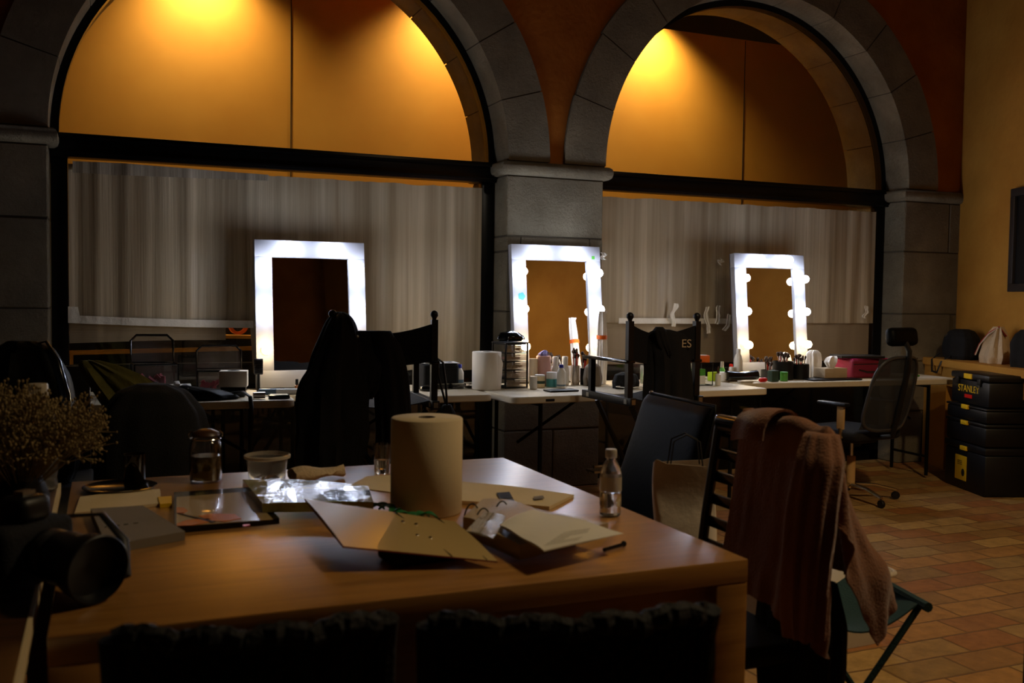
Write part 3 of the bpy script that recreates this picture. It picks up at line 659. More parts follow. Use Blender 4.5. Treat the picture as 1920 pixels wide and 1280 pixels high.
mb = MB(); c = ev.location; q = [T(x, y, .7545)-c for x, y in ((931, 924), (955, 922), (962, 934), (938, 935))]; mb.prism(q, (0, 0, .0008)); q = [T(x, y, .7545)-c for x, y in ((941, 937), (962, 935), (968, 945), (948, 947))]; mb.prism(q, (0, 0, .0008)); mb.build('printed_block', 'ink', ev)
q = [T(x, y, .7545)-c for x, y in ((1000, 931), (1018, 929), (1021, 934), (1003, 936))]; MB().prism(q, (0, 0, .0008)).build('small_print', 'grey', ev)
sc = sheet_stack('script', 'thick grey script booklet with a line of print on its cover', 'booklet', [(170, 968), (268, 962), (347, 1012), (200, 1040)], .020, 'grey')
mb = MB(); _o = sc.location
for k, (x, w_) in enumerate(((196, 4), (208, 16), (232, 8), (250, 9))):
    a = T(x, 988-(x-196)*.13, .7612)-_o; b = T(x+w_, 988-(x+w_-196)*.13, .7612)-_o; mb.tube([a, b], .0012, 4)
mb.build('title_print', 'ink', sc)
sheet_stack('paper_sheet', 'wide cream sheets of paper left of the black framed folder', 'paper', [(150, 935), (300, 920), (302, 948), (140, 966)], .006, 'paper', .003)
tn = sheet_stack('sticky_tabs', 'yellow sticky index tabs between the cream sheets and the black framed folder', 'stationery', [(296, 938), (322, 936), (322, 950), (300, 952)], .010, 'yellow')
# framed glossy folder
fo = sheet_stack('picture_folder', 'glossy picture with orange shapes in a black frame lying left on the oak table', 'picture', [(326, 932), (470, 922), (524, 982), (328, 1000)], .014, 'blackgloss')
def on(o, name, px, z, mt, h=.0012):
    mb = MB(); mb.prism([T(x, y, z)-o.location for x, y in px], (0, 0, h)); return mb.build(name, mt, o, smooth=30)
M['glossypaper'] = mat('glossy_cream_print', 'b39a70', .22, coat=.6); M['glossyorange'] = mat('glossy_orange_print', 'd8731a', .25, coat=.6)
on(fo, 'print', [(331, 932), (462, 922), (512, 974), (331, 987)], .7547, 'glossypaper')
on(fo, 'orange_shape', [(331, 982), (350, 975), (392, 972), (395, 978), (360, 985), (332, 986)], .7560, 'glossyorange'); on(fo, 'orange_shape', [(372, 967), (400, 963), (440, 964), (452, 972), (420, 978), (390, 976)], .7560, 'glossyorange'); on(fo, 'orange_shape', [(331, 951), (345, 952), (352, 958), (345, 962), (331, 962)], .7560, 'glossyorange')
on(fo, 'spine_label', [(455, 984), (468, 983), (469, 986), (456, 987)], .7560, 'red'); on(fo, 'black_band', [(331, 962), (338, 963), (404, 978), (398, 980)], .7564, 'ink')
# shiny wrapped packet
mt = mat('shiny_clear_film_over_lime', '9a9a34', .14, coat=1, bump=.9, bscale=9, col2='b8b07c', vscale=6)
sheet_stack('wrapped_packet', 'lime green packet in shiny clear film behind the tilted folder', 'packet', [(455, 912), (690, 924), (700, 958), (492, 960)], .020, mt, .008, zb=.7575)
# leaves
mb = MB(); rnd = random.Random(9)
for k in range(9):
    c = T(704+k*12.5, 948+k*2.6, .762)-T(750, 958); a = rnd.uniform(-.8, .8); L_ = .045+.02*rnd.random()
    def lf(u, v, c=c, a=a, L_=L_, k=k):
        x = (u-.5)*L_; w_ = (v-.5)*.028*math.sin(PI*min(.98, max(.02, u))); z = .012*math.sin(PI*u)+.010*abs(v-.5)+.006*math.sin(k)
        return (c.x+x*math.cos(a)-w_*math.sin(a), c.y+x*math.sin(a)+w_*math.cos(a), c.z+z-.008)
    mb.grid(lf, 8, 4, .0008)
one('leaf_sprig', mb, 'leaf', 'green leafy sprig lying against the foot of the big paper roll', 'plant', T(750, 958)+Vector((-.005, -.012, 0)), smooth=60)
# tilted folder board resting on the ring binder
A, B_, C_, D2 = T(572, 937, .800), T(852, 979, .800), T(933, 1054, .752), T(644, 1026, .788)
bd = None; mb = MB(); c = (A+B_+C_+D2)/4; A, B_, C_, D2 = [q-c for q in (A, B_, C_, D2)]
mb.grid(lambda u, v: A.lerp(B_, u).lerp(D2.lerp(C_, u), v)+Vector((0, 0, .004*math.sin(PI*v))), 10, 10, .0028)
bd = one('open_folder_cover', mb, mat('glossy_cream_card', 'c9ac72', .3, coat=.5), 'tilted cream cover board of an opened ring folder with a red edge', 'folder', c, smooth=30)
mb = MB(); mb.tube([A+Vector((0, 0, .001)), D2+Vector((0, 0, .001))], .0022, 6); mb.tube([D2+Vector((0, 0, .001)), C_+Vector((0, 0, .001))], .0018, 6); mb.build('red_edge', mat('red_edge', '7a1f14', .5), bd)
mb = MB(); u1, u2 = .72, .72
mb.tube([A.lerp(B_, .62)+Vector((0, 0, .005)), D2.lerp(C_, .70)+Vector((0, 0, .004))], .0012, 6); mb.tube([A.lerp(B_, .9)+Vector((0, 0, .004)), D2.lerp(C_, .93)+Vector((0, 0, .003))], .0012, 6); mb.build('crease', 'ink', bd)
for u, v in ((.60, .28), (.68, .30), (.60, .60), (.68, .62)):
    q = A.lerp(B_, u).lerp(D2.lerp(C_, u), v); MB().lathe([(.004, 0), (.0035, .002), (0, .0028)], q+Vector((0, 0, .006)), 12).build('rivet', 'chrome', bd)
# something dark that props the cover
one('camera_pouch', MB().box((0, 0, .013), (.19, .10, .024), bev=.010), 'blackcloth', 'dark pouch under the tilted folder cover', 'pouch', T(800, 1046), R(6))
# ring binder with sleeves
bn = thing('ring_binder', 'open ring binder thick with plastic sleeves and paper beside the water bottle', 'binder', T(1000, 1000))
bl = bn.location
def off(x, y, z=.7405): return T(x, y, z)-bl
mb = MB(); P = [off(872, 985), off(900, 960), off(1160, 1012), off(1010, 1046)]
M['sleeve'] = mat('stack_of_sleeves', 'b8a078', .35, coat=.3, var=.15, vscale=50, stretch=(1, 1, 60))
def stk(u, v, zz):
    a = P[0].lerp(P[1], v); b = P[3].lerp(P[2], v); q = a.lerp(b, u); q.z = zz; return q
q4 = [(868, 1000), (905, 963), (1140, 1003), (975, 1048)]
def stack_mb(q4, z0, zf, n=16):
    P = [off(*q, z0) for q in q4]; t_ = bmesh.new(); g = {}
    def pt(u, v): return P[0].lerp(P[3], u).lerp(P[1].lerp(P[2], u), v)
    for i in range(n+1):
        for j in range(7):
            q = pt(i/n, j/6); g[i, j, 0] = t_.verts.new(q); g[i, j, 1] = t_.verts.new((q.x, q.y, q.z+zf(i/n, j/6)))
    for i in range(n):
        for j in range(6): t_.faces.new((g[i, j, 1], g[i+1, j, 1], g[i+1, j+1, 1], g[i, j+1, 1])); t_.faces.new((g[i, j+1, 0], g[i+1, j+1, 0], g[i+1, j, 0], g[i, j, 0]))
        for j in (0, 6): t_.faces.new((g[i, j, 0], g[i+1, j, 0], g[i+1, j, 1], g[i, j, 1]))
    for j in range(6):
        for i in (0, n): t_.faces.new((g[i, j, 0], g[i, j+1, 0], g[i, j+1, 1], g[i, j, 1]))
    m_ = MB(); m_._merge(t_, Matrix()); return m_
stack_mb([(868, 1003), (905, 966), (1140, 1006), (975, 1050)], .7405, lambda u, v: .043-.010*u+.010*math.sin(PI*min(1, u*2.2))*(.7+.3*v)).build('sleeve_stack', 'sleeve', bn, smooth=30)
stack_mb([(935, 985), (1000, 956), (1170, 1000), (1020, 1034)], .7405+.046, lambda u, v: .0015+.004*math.sin(PI*u)+.003*math.sin(PI*v)+.002*math.sin(9*u+3*v)).build('loose_page', 'whitepaper', bn, smooth=30)
stack_mb([(873, 996), (905, 962), (950, 968), (925, 1010)], .7405+.0465, lambda u, v: .004*math.sin(PI*u)+.001).build('clear_sleeve', mat('crinkled_clear_sleeve', 'e0d8c8', .08, trans=.6, coat=1, bump=.8, bscale=30, ior=1.3), bn, smooth=60)
mb = MB(); rnd = random.Random(2)
for k in range(7):
    a = off(1020+k*6, 1022-k*4, .7955); b = off(1105+k*5, 1007-k*3.5, .7955)
    mb.tube([a.lerp(b, .0), a.lerp(b, .3+.5*rnd.random())], .0004, 4)
mb.build('printed_lines', 'grey', bn)
for x, y in ((884, 990), (905, 1000), (940, 985)):
    c = off(x, y, .7405); mb = MB(); mb.tube([c+Vector((.024*math.cos(a), .012*math.cos(a), .020+.040*math.sin(a))) for a in [R(d) for d in range(-30, 211, 15)]], .0018, 6); mb.build('ring', 'dkmetal', bn)
# pen
p = T(1158, 1028); mb = MB(); mb.cyl((-.045, -.02, .006), (.02, .008, .006), .0045); mb.sph((.02, .008, .007), .007, 10, 8)
one('pen', mb, 'blackgloss', 'black pen beside the ring binder near the table edge', 'pen', p)
# tray and dark jug
p = T(225, 918); one('serving_tray', MB().lathe([(0, 0), (.085, 0), (.098, .010), (.10, .012), (.096, .013), (.083, .004), (0, .004)], seg=40, cap=False), 'blackgloss', 'round black tray at the back left of the oak table', 'tray', p)
p2 = T(263, 905, .7445); dj = thing('dark_glass', 'tall dark tinted glass standing on the black tray', 'glass', p2+Vector((-.015, 0, .001)))
MB().lathe([(.026, 0), (.029, .004), (.031, .085), (.0295, .085), (.027, .008), (0, .006)], seg=28, cap=False).build('glass_body', mat('smoked_glass', '3a2a1c', .05, trans=.8), dj)

# ================================================================ THINGS ON THE WINDOW TABLES
Z1 = TZ+.0015
def K(x, y, z=Z1): return onz(x, y, z)
def pxm(x, y, z=Z1):            # metres per photo pixel at that place
    return (onz(x, y, z)-Vector((0, 0, EYE))).dot(_F)/CF
def KC(x, y):
    p = K(x, y)
    if p.y > 5.56: q = ony(x, y, 5.56); p = Vector((q.x, 5.56, Z1))
    return p
def cylbottle(name, label, cat, x, y, wpx, hpx, body, cap=None, neck=.4, capf=.16, group=None, lab=None, shoulder=.75):
    p = KC(x, y); k = pxm(x, y); r = wpx*k/2; h = hpx*k; hb = h*(1-capf) if cap else h
    t = thing(name, label, cat, p, 0, group)
    pr = [(r*.9, 0), (r, r*.12), (r, hb*shoulder), (r*.8, hb*(shoulder+.12)), (r*neck, hb*.97), (r*neck, hb)] if cap and neck < 1 else [(r*.95, 0), (r, r*.1), (r, hb*.98), (r*.95, hb)]
    MB().lathe(pr, seg=24).build('body', body, t)
    if cap: rc = r*max(neck*1.12, .3) if neck < 1 else r*1.02; MB().lathe([(rc, hb*.99), (rc, h*.985), (rc*.9, h)], seg=20).build('cap', cap, t)
    if lab: m_, a, b = lab; MB().lathe([(r*1.012, hb*a), (r*1.012, hb*b)], seg=24, cap=False).build('wrap_label', m_, t)
    return t
# centre table
p = K(912, 729); pr2 = paper_roll(p, .088, .225, 'rollw', 'white paper towel roll standing on the window table beside the drawer tower')
mb = MB(); mb.grid(lambda u, v: (.0885*math.cos(R(-60+40*u))*(1+.10*u*v), .0885*math.sin(R(-60+40*u))*(1+.12*u*v), .02+.19*v*(1-.3*u)), 8, 8, .001); mb.build('loose_end', 'rollw', pr2)
# drawer tower
p = Vector((ony(969, 700, 5.44).x, 5.44, Z1)); tw = thing('drawer_tower', 'small tower of five smoky plastic drawers on the window table', 'drawer unit', p, R(8))
w, d, n, dh = .155, .17, 5, .0525
mb = MB(); H = n*dh+.012
for s in (-1, 1):
    for yq in (.006, d-.006): mb.box((s*w/2, yq, H/2), (.007, .012, H))
for k in range(n+1): mb.box((0, d/2, .004+k*dh), (w, d, .005))
mb.box((0, d/2, H), (w+.008, d+.01, .008), bev=.002); mb.build('casing', 'black', tw)
for k in range(n):
    dr_ = MB().box((0, .003, .006+k*dh+dh/2-.003), (w-.014, .005, dh-.011), bev=.001).build('drawer', 'smokefilm', tw)
    MB().box((0, -.005, .006+k*dh+dh/2+.012), (.035, .012, .004), bev=.001).build('handle', 'smoke', dr_)
    mb = MB(); rnd = random.Random(k)
    for j in range(6): mb.box((rnd.uniform(-.05, .05), .06, .016+k*dh+rnd.uniform(0, .01)), (.02, .04, .014), rot=(0, 0, rnd.uniform(0, 3)))
    o = mb.build('drawer_contents', ['whitepaper', 'white', 'canvas', 'pink', 'tan'][k], dr_); o['kind'] = 'stuff'
p = p+Vector((-.01, .085, n*dh+.0215)); mb = MB(); mb.loft([(0, 0, .062, .02, .02), (-.01, 0, .052, .06, .04), (0, 0, .03, .085, .06), (0, 0, .012, .09, .065), (0, 0, 0, .07, .05)], amp=.008, k=6, seed=1)
bb = one('black_pouch', mb, 'blackgloss', 'shiny black pouch lying on top of the drawer tower', 'pouch', p, smooth=70)
MB().tube([(-.04, -.06, .01), (-.065, -.098, -.02), (-.075, -.105, -.08)], .006, 6).build('strap', 'black', bb)
cylbottle('spray_can', 'pinkish white spray can with a crumpled lilac cloth on top', 'spray can', 1019, 700, 24, 48, 'pink', None)
p = KC(1018, 700); k_ = pxm(1018, 700); o = one('lilac_cloth', MB().loft([(0.012, 0, .035, .008, .006), (.008, 0, .026, .02, .012), (0, 0, .012, .028, .022), (0, 0, 0, .027, .024)], amp=.006, k=5, seed=2), 'lilac', 'small crumpled lilac cloth on top of the pinkish spray can', 'cloth', p+Vector((0, 0, 48*k_+.001)), smooth=70)
for x, lab in ((1041, 'left of the two tall white spray bottles before the middle mirror'), (1059, 'right of the two tall white spray bottles before the middle mirror')):
    cylbottle('spray_bottle', lab, 'bottle', x, 698, 14, 46, 'white', 'white', .62, .28, group='white spray bottles')
cylbottle('small_jar', 'low white jar beside the foot of the drawer tower', 'jar', 1000, 729, 14, 24, 'white', None)
cylbottle('clear_cup', 'clear plastic cup behind the low white jar', 'cup', 1000, 700, 14, 44, 'frost', None)
cylbottle('cream_jar', 'cream coloured jar with a green sprig print, beside the teal jar', 'jar', 1012, 726, 19, 24, 'paper', 'white', 1.0, .12, lab=('dkgreen', .35, .6))
cylbottle('teal_jar', 'white jar with a teal label on the dark tray', 'jar', 1034, 725, 20, 28, 'white', None, lab=('teal', .02, .55))
cylbottle('lotion_bottle', 'white lotion bottle with a blue cap beside the teal jar', 'bottle', 1052, 727, 17, 44, 'white', 'royal', .45, .13, lab=('bluegrey', .1, .18))
one('compact_tray', MB().box((0, 0, .005), (.19, .10, .010), bev=.003), 'black', 'flat dark palette lying before the jars on the middle table', 'palette', K(1052, 733)+Vector((0, 0, 0)), R(2))
def cup_of_brushes(label, x, y, wpx, hpx, mt, n, seed, brush_h=.10, handles=('bristle', 'silver', 'pink', 'brushred', 'white'), bigs=0):
    p = KC(x, y); k = pxm(x, y); r = wpx*k/2; h = hpx*k
    c = one('brush_cup', MB().lathe([(r*.96, 0), (r, .002), (r, h), (r*.94, h), (r*.92, .006), (0, .005)], seg=28, cap=False), mt, label, 'cup', p)
    rnd = random.Random(seed)
    for j in range(n):
        a = 2*PI*j/n+rnd.uniform(-.3, .3); q = r*.62*math.sqrt(rnd.uniform(.1, 1)); tilt = rnd.uniform(.0, .30); L_ = h+brush_h*rnd.uniform(.45, 1.0)
        b = MB(); base = Vector((q*.5*math.cos(a), q*.5*math.sin(a), .010)); tip = Vector((q*math.cos(a)*(1+tilt), q*math.sin(a)*(1+tilt), L_))
        b.cyl(base, base.lerp(tip, .82), .0028, .0034, 8)
        lab = 'makeup brush standing in the '+label
        bo = one('makeup_brush', b, rnd.choice(handles), ('makeup brush in the '+label).replace(' full of brushes', ''), 'brush', p, group='makeup brushes in the '+label)
        dd = (tip-base).normalized(); s_ = base.lerp(tip, .82); rb = .006+.006*rnd.random()+(.006 if j < bigs else 0)
        MB().lathe([(.0034, 0), (.0045, .008), (rb, .016), (rb*.9, .026), (rb*.3, .032), (0, .033)], s_, 10, dd).build('bristles', 'bristle', bo)
cup_of_brushes('tall silver cup before the middle mirror', 1078, 720, 16, 36, 'silver', 12, 1, .13)
cup_of_brushes('slim dark cup right of the silver cup', 1094, 717, 13, 30, 'dkmetal', 8, 2, .12)
# hanging clear bag with a red marked can, right edge of the middle mirror
q_ = ony(1129, 600, 5.56); p = Vector((q_.x, 5.56, TZ+.002)); hb = thing('plastic_sleeve', 'tall narrow white plastic sleeve with a red band right of the middle mirror', 'plastic bag', p)
MB().loft([(.005, 0, .47, .026, .010), (0, 0, .45, .020, .014), (0, 0, .40, .024, .018), (0, 0, .30, .028, .022), (0, 0, .15, .030, .026), (0, 0, 0, .028, .026)], amp=.006, k=5, seed=4, amp0=.8).build('sleeve_body', 'tissue', hb, 70); MB().lathe([(.034, .29), (.034, .315)], seg=28, cap=False).build('red_band', 'orange', hb)
p = K(1152, 690); cb = thing('clear_box', 'small clear acrylic box behind the arm of the right director chair', 'box', Vector((3.30, 5.50, Z1)))
MB().box((0, 0, .06), (.10, .08, .12), bev=.004).build('box_body', 'clearplas', cb)
mb = MB(); mb.loft([(0, 0, .10, .03, .03), (0, 0, .085, .07, .05), (0, 0, .04, .085, .06), (0, 0, 0, .075, .055)], amp=.008, k=5, seed=3)
hp = one('black_toiletry_bag', mb, 'blackcloth', 'rounded black toiletry bag on the middle table under the chair arm', 'bag', Vector((2.98, 5.25, Z1)), smooth=70)
mb = MB(); mb.loft([(0, 0, .14, .03, .02), (0, 0, .12, .05, .035), (0, 0, .05, .06, .04), (0, 0, 0, .05, .035)], amp=.01, k=5, seed=7); one('olive_pouch', mb, 'grey', 'upright grey cloth pouch behind the black toiletry bag', 'pouch', Vector((2.86, 5.46, Z1)), smooth=70)
mb = MB(); mb.tube([(.0+.09*math.cos(a*.5)*(1+.2*math.sin(a)), .03+.05*math.sin(a*.7), .004+.0007*a) for a in [k*.35 for k in range(60)]], .003, 6); one('white_cable', mb, 'white', 'tangled white cable beside the black toiletry bag', 'cable', Vector((2.98, 5.12, Z1)))
# table B: black cool box with a paper, bottle, pill boxes
p = Vector((1.87, 5.61, Z1)); cbx = thing('black_case', 'black soft case with a marked white paper on its lid', 'case', p, R(3))
MB().box((0, 0, .075), (.23, .18, .15), bev=.018, seg=3).build('case_body', 'blackcloth', cbx); MB().box((0, -.091, .115), (.2, .003, .004)).build('zip', 'dkmetal', cbx)
pp_ = thing('paper_note', 'white paper marked 1/9 lying on the lid of the black case', 'paper', p+Vector((.01, .0, .1515)), R(-6))
MB().box((0, 0, 0.0008), (.235, .165, .0015), rot=(0, 0, 0)).build('sheet', 'label', pp_); text('handwriting', '1/9', .10, 'ink', pp_, (.02, 0, .0018), (0, 0, 0), sx=1.2)
cylbottle('lotion_bottle', 'white lotion bottle with a blue cap in front of the black case', 'bottle', 861, 719, 16, 42, 'white', 'royal', .5, .15, lab=('bluegrey', .25, .42))
cylbottle('dark_bottle', 'slim dark bottle with a pale nozzle between chair post and black case', 'bottle', 803, 722, 9, 36, 'black', 'alu', .35, .1)
for x, lab in ((828, 'leftmost of three clear lidded boxes on the front of the table'), (857, 'middle one of three clear lidded boxes beside each other'), (893, 'rightmost of three clear lidded boxes, next to the paper roll')):
    p = K(x, 728) if x != 893 else K(888, 727); b = thing('clear_lidded_box', lab, 'box', p+Vector((0, .02, 0)), R(3), 'clear lidded boxes')
    MB().box((0, 0, .013), (.075, .085, .026), bev=.003).build('box_body', 'clearplas', b); MB().box((0, 0, .0285), (.08, .09, .004), bev=.0015).build('lid', 'frost', b)
    mb = MB(); [mb.box((dx, 0, .006), (.02, .06, .008)) for dx in (-.024, 0, .024)]; mb.build('contents', ['tan', 'pink', 'dkmetal'][x % 3], b)
mb = MB(); mb.loft([(0, 0, .035, .02, .02), (0, 0, .028, .05, .035), (0, 0, .01, .055, .04), (0, 0, 0, .045, .035)], amp=.003); one('hair_accessory_case', mb, 'blackgloss', 'glossy black oval case left of the clear lidded boxes', 'case', K(806, 733)+Vector((.0, .03, 0)), smooth=70)
# table A
def vanity_case(label, loc, rz, w, d, h, lid):
    t = thing('clear_makeup_case', label, 'case', loc, rz)
    MB().box((0, 0, h/2), (w-.006, d-.006, h-.004), bev=.006).build('clear_wall', 'filmclear', t)
    mb = MB()
    for z in (.004, h):
        P = [(s*w/2, q*d/2, z) for s, q in ((-1, -1), (1, -1), (1, 1), (-1, 1))]; mb.tube(P, .005, 6, True)
    for s, q in ((-1, -1), (1, -1), (1, 1), (-1, 1)): mb.tube([(s*w/2, q*d/2, .004), (s*w/2, q*d/2, h)], .005, 6)
    mb.build('black_piping', 'blackgloss', t)
    l = MB(); P = [(-w/2, d/2, h), (-w/2, d/2+.03, h+lid-.03), (-w/2+.03, d/2+.035, h+lid), (w/2-.03, d/2+.035, h+lid), (w/2, d/2+.03, h+lid-.03), (w/2, d/2, h)]; l.tube(P, .007, 8, True); lo = l.build('lid_rim', 'blackgloss', t)
    MB().prism([(x, y+.002, z) for x, y, z in P], (0, .003, 0)).build('lid_film', 'filmclear', lo)
    mb = MB(); rnd = random.Random(int(w*1000))
    for j in range(12): mb.box((rnd.uniform(-w*.35, w*.35), rnd.uniform(-d*.3, d*.3), h*.3+rnd.uniform(0, h*.3)), (.05, .02, .02), rot=(rnd.uniform(0, 3), rnd.uniform(0, 3), 0))
    mb.build('case_contents', 'maroon', t)['kind'] = 'stuff'
    return t
vanity_case('tall clear makeup case with a black rim and raised lid behind the power strip', Vector((.26, 5.58, Z1)), R(4), .22, .17, .17, .15)
vanity_case('clear makeup case with its lid up, under the white tissue box', Vector((.60, 5.585, Z1)), R(-4), .24, .17, .13, .13)
tb_ = thing('tissue_box', 'white tissue box with an open oval slot, lying on the clear makeup case', 'tissue box', Vector((.655, 5.42, Z1+.0005)), R(-12)); tb_.rotation_euler = (R(0), R(0), R(-12))
# the tissue box stands before the case on a small riser
MB().box((0, 0, .095), (.145, .10, .085), bev=.002).build('carton', 'whitepaper', tb_); MB().lathe([(0, 0), (.032, 0), (.032, .001), (0, .001)], (0, 0, .1378), 20).build('slot', 'ink', tb_)
MB().box((0, 0, .027), (.13, .09, .05), bev=.004).build('riser', 'blackgloss', tb_)
p = K(455, 728); hbz = thing('hair_brush', 'black vented hair brush standing in the case beside the tissue box', 'hair brush', Vector((.80, 5.52, Z1)))
mb = MB(); mb.box((0, 0, .15), (.05, .012, .09), bev=.006)
for j in range(7): mb.box((0, -.012, .115+j*.012), (.044, .012, .002))
mb.build('vented_head', 'glitter', hbz); MB().cyl((0, 0, .0), (0, 0, .11), .010, .008).build('handle', 'black', hbz)
p = K(283, 722); ps = thing('power_strip', 'white power strip with a red lit switch and plugs at the left table end', 'power strip', Vector((.30, 5.40, Z1+.028)), R(10)); ps.rotation_euler = (R(35), 0, R(10))
MB().box((0, 0, .02), (.27, .05, .04), bev=.004).build('strip_body', 'white', ps); MB().box((-.105, 0, .0415), (.022, .028, .006), bev=.001).build('switch', mat('red_lit_switch', 'e02814', .3, emit='ff3010', estr=1.2), ps)
for x in (-.055, .0, .055, .10): MB().lathe([(.019, .0402), (.019, .0412), (.014, .0412), (.014, .0406), (0, .0406)], (x, 0, 0), 20).build('socket', 'whitepaint' if x > .02 else 'black', ps)
for x in (-.055, .055): MB().box((x, 0, .055), (.03, .03, .03), bev=.006).build('plug', 'black' if x < 0 else 'white', ps)
one('folded_plastic_bag', MB().loft([(0, 0, .035, .03, .02), (0, 0, .028, .08, .05), (0, 0, .012, .10, .06), (0, 0, 0, .09, .055)], amp=.012, k=7, seed=4), 'frost', 'crumpled frosted plastic bag below the power strip', 'plastic bag', Vector((.215, 5.285, Z1)), smooth=60)
mb = MB(); mb.loft([(-.09, 0, .075, .015, .01), (-.07, 0, .065, .05, .03), (-.02, 0, .05, .11, .06), (.02, 0, .025, .15, .08), (.03, 0, .008, .16, .085), (.03, 0, 0, .14, .07)], amp=.010, k=6, seed=9)
sb = one('slumped_black_bag', mb, 'leather', 'slumped black leather bag at the front of the left window table', 'bag', Vector((.48, 5.30, Z1)), smooth=70)
MB().tube([(.14, 0, .03), (.20, -.05, .04), (.225, -.145, .022), (.228, -.175, -.03), (.226, -.17, -.20), (.224, -.17, -.30)], .011, 8, flat=.4).build('strap', 'black', sb)
mb = MB(); mb.cyl((-.03, 0, .018), (.03, 0, .018), .017); one('silver_tube', mb, 'silver', 'short silver cylinder lying beside the tissue box', 'tube', Vector((.765, 5.255, Z1)))
mb = MB(); mb.box((0, 0, .008), (.11, .09, .014), bev=.004); mb.box((0, 0, .0175), (.108, .088, .003), bev=.001); cpk = one('makeup_compact', mb, 'blackgloss', 'flat black compact with a pale top near the table end by the coat', 'compact', Vector((.868, 5.25, Z1)), R(-6)); MB().box((0, 0, .0195), (.09, .07, .0012)).build('pale_top', 'tabletop', cpk)
for j, (x, y, c_, lab) in enumerate(((.84, 5.42, 'bluegrey', 'blue grey cosmetic tube lying nearest the left mirror'), (.93, 5.40, 'white', 'white cosmetic tube lying beside the blue grey tube'))):
    mb = MB(); mb.lathe([(.004, 0), (.018, .01), (.018, .12), (.013, .135), (.013, .155)], (0, 0, .019), 16, (1, -.15, 0)); one('cosmetic_tube', mb, c_, lab, 'tube', Vector((x-.06, y, Z1)), group='cosmetic tubes')
for j, (x, y) in enumerate(((1.005, 5.48), (1.035, 5.475), (1.065, 5.485))):
    b = thing('foundation_bottle', ['leftmost', 'middle', 'rightmost'][j]+' of three small amber foundation bottles under the left mirror', 'bottle', Vector((x, y, Z1)), 0, 'foundation bottles')
    MB().lathe([(.012, 0), (.0125, .002), (.0125, .045), (.006, .05)], seg=16).build('bottle_body', 'amber', b); MB().lathe([(.0085, .049), (.0085, .078), (.007, .08)], seg=14).build('cap', 'black', b)
one('white_jar', MB().lathe([(.026, 0), (.028, .003), (.028, .03), (.026, .034)], seg=24), 'white', 'low round white jar in front of the left mirror foot', 'jar', Vector((1.03, 5.40, Z1)))
# right tables
rk = Vector((3.56, 5.32, Z1)); t = thing('wire_rack', 'small black wire rack carrying an orange box, right of the director chair', 'rack', rk, R(4)); mb = MB()
for s, q in ((-1, -1), (1, -1), (1, 1), (-1, 1)): mb.tube([(s*.065, q*.06, .004), (s*.065, q*.06, .145)], .003, 6)
mb.tube([(-.065, -.06, .004), (.065, -.06, .004), (.065, .06, .004), (-.065, .06, .004)], .003, 6, True); mb.build('wire_frame', 'black', t)
MB().box((0, 0, .148), (.15, .13, .006)).build('shelf', 'black', t)
ob = one('orange_box', MB().box((0, 0, .022), (.13, .10, .044), bev=.002), 'orange', 'bright orange carton on top of the black wire rack', 'box', rk+Vector((-.005, 0, .1515)), R(-25)); MB().box((0, 0, .0445), (.10, .07, .001)).build('label_panel', 'white', ob)
t = one('green_carton', MB().box((0, 0, .05), (.09, .07, .10), bev=.002), 'green', 'green and white carton inside the black wire rack', 'box', rk+Vector((-.01, .01, .006)), R(8)); MB().box((0, -.0357, .03), (.085, .001, .055)).build('label_panel', 'label', t)
t = thing('pump_bottle', 'small white bottle with a dark dropper at the right post of the wire rack', 'bottle', rk+Vector((.115, -.05, 0)), 0)
MB().lathe([(.017, 0), (.018, .003), (.018, .07), (.008, .078)], seg=18).build('body', 'white', t); MB().lathe([(.005, .077), (.009, .085), (.007, .11), (.002, .125)], seg=14).build('dropper', 'dkwood', t)
mb = MB(); mb.box((0, 0, .03), (.075, .055, .06), bev=.003); t = one('lime_basket', mb, 'lime', 'small lime green plastic basket behind the white tube', 'basket', Vector((3.86, 5.58, Z1)), R(4))
cylbottle('white_tub', 'short white tub lying before the lime green basket', 'tub', 1356, 708, 22, 16, 'white', None)
t = thing('green_dropper', 'clear bottle with green liquid behind the black zip pouch', 'bottle', Vector((4.02, 5.72, Z1))); MB().lathe([(.022, 0), (.022, .06), (.012, .08)], seg=18).build('body', 'green', t); MB().lathe([(.013, .079), (.011, .12)], seg=14).build('cap', 'frost', t)
t = thing('pump_dispenser', 'pale pump dispenser bottle behind the orange carton', 'bottle', Vector((3.80, 5.74, Z1))); MB().lathe([(.028, 0), (.028, .11), (.01, .13), (.008, .16)], seg=18).build('body', 'frost', t); mb = MB(); mb.cyl((0, 0, .155), (0, 0, .172), .009); mb.tube([(0, 0, .17), (-.035, -.01, .168)], .004, 6); mb.build('pump_head', 'white', t)
t = thing('red_cap_bottle', 'little bottle with a red cap left of the right mirror', 'bottle', Vector((4.11, 5.74, Z1))); MB().lathe([(.017, 0), (.017, .07), (.012, .08)], seg=16).build('body', 'pink', t); MB().lathe([(.013, .079), (.012, .10)], seg=14).build('cap', 'red', t)
mb = MB()
def zp(u, v):
    a = 2*PI*v; x = (u-.5)*.25; r = .035; return (x, math.cos(a)*r*(1-.3*abs(u-.5)), .034+math.sin(a)*.034*(.8+.5*abs(u-.5)*(1 if math.sin(a) > 0 else 0)))
mb.grid(zp, 20, 20, .002); t = one('zip_pouch', mb, 'blackgloss', 'long glossy black zip pouch on the right part of the window tables', 'pouch', Vector((4.03, 5.505, Z1+.002)), R(0), smooth=60)
MB().tube([(-.12, 0, .068), (-.04, 0, .060), (.05, 0, .061), (.12, 0, .072)], .002, 6).build('zip', 'silver', t)
cylbottle('tall_white_bottle', 'tall plain white bottle standing by the left side of the right mirror', 'bottle', 1384, 689, 14, 50, 'white', 'white', .45, .12)
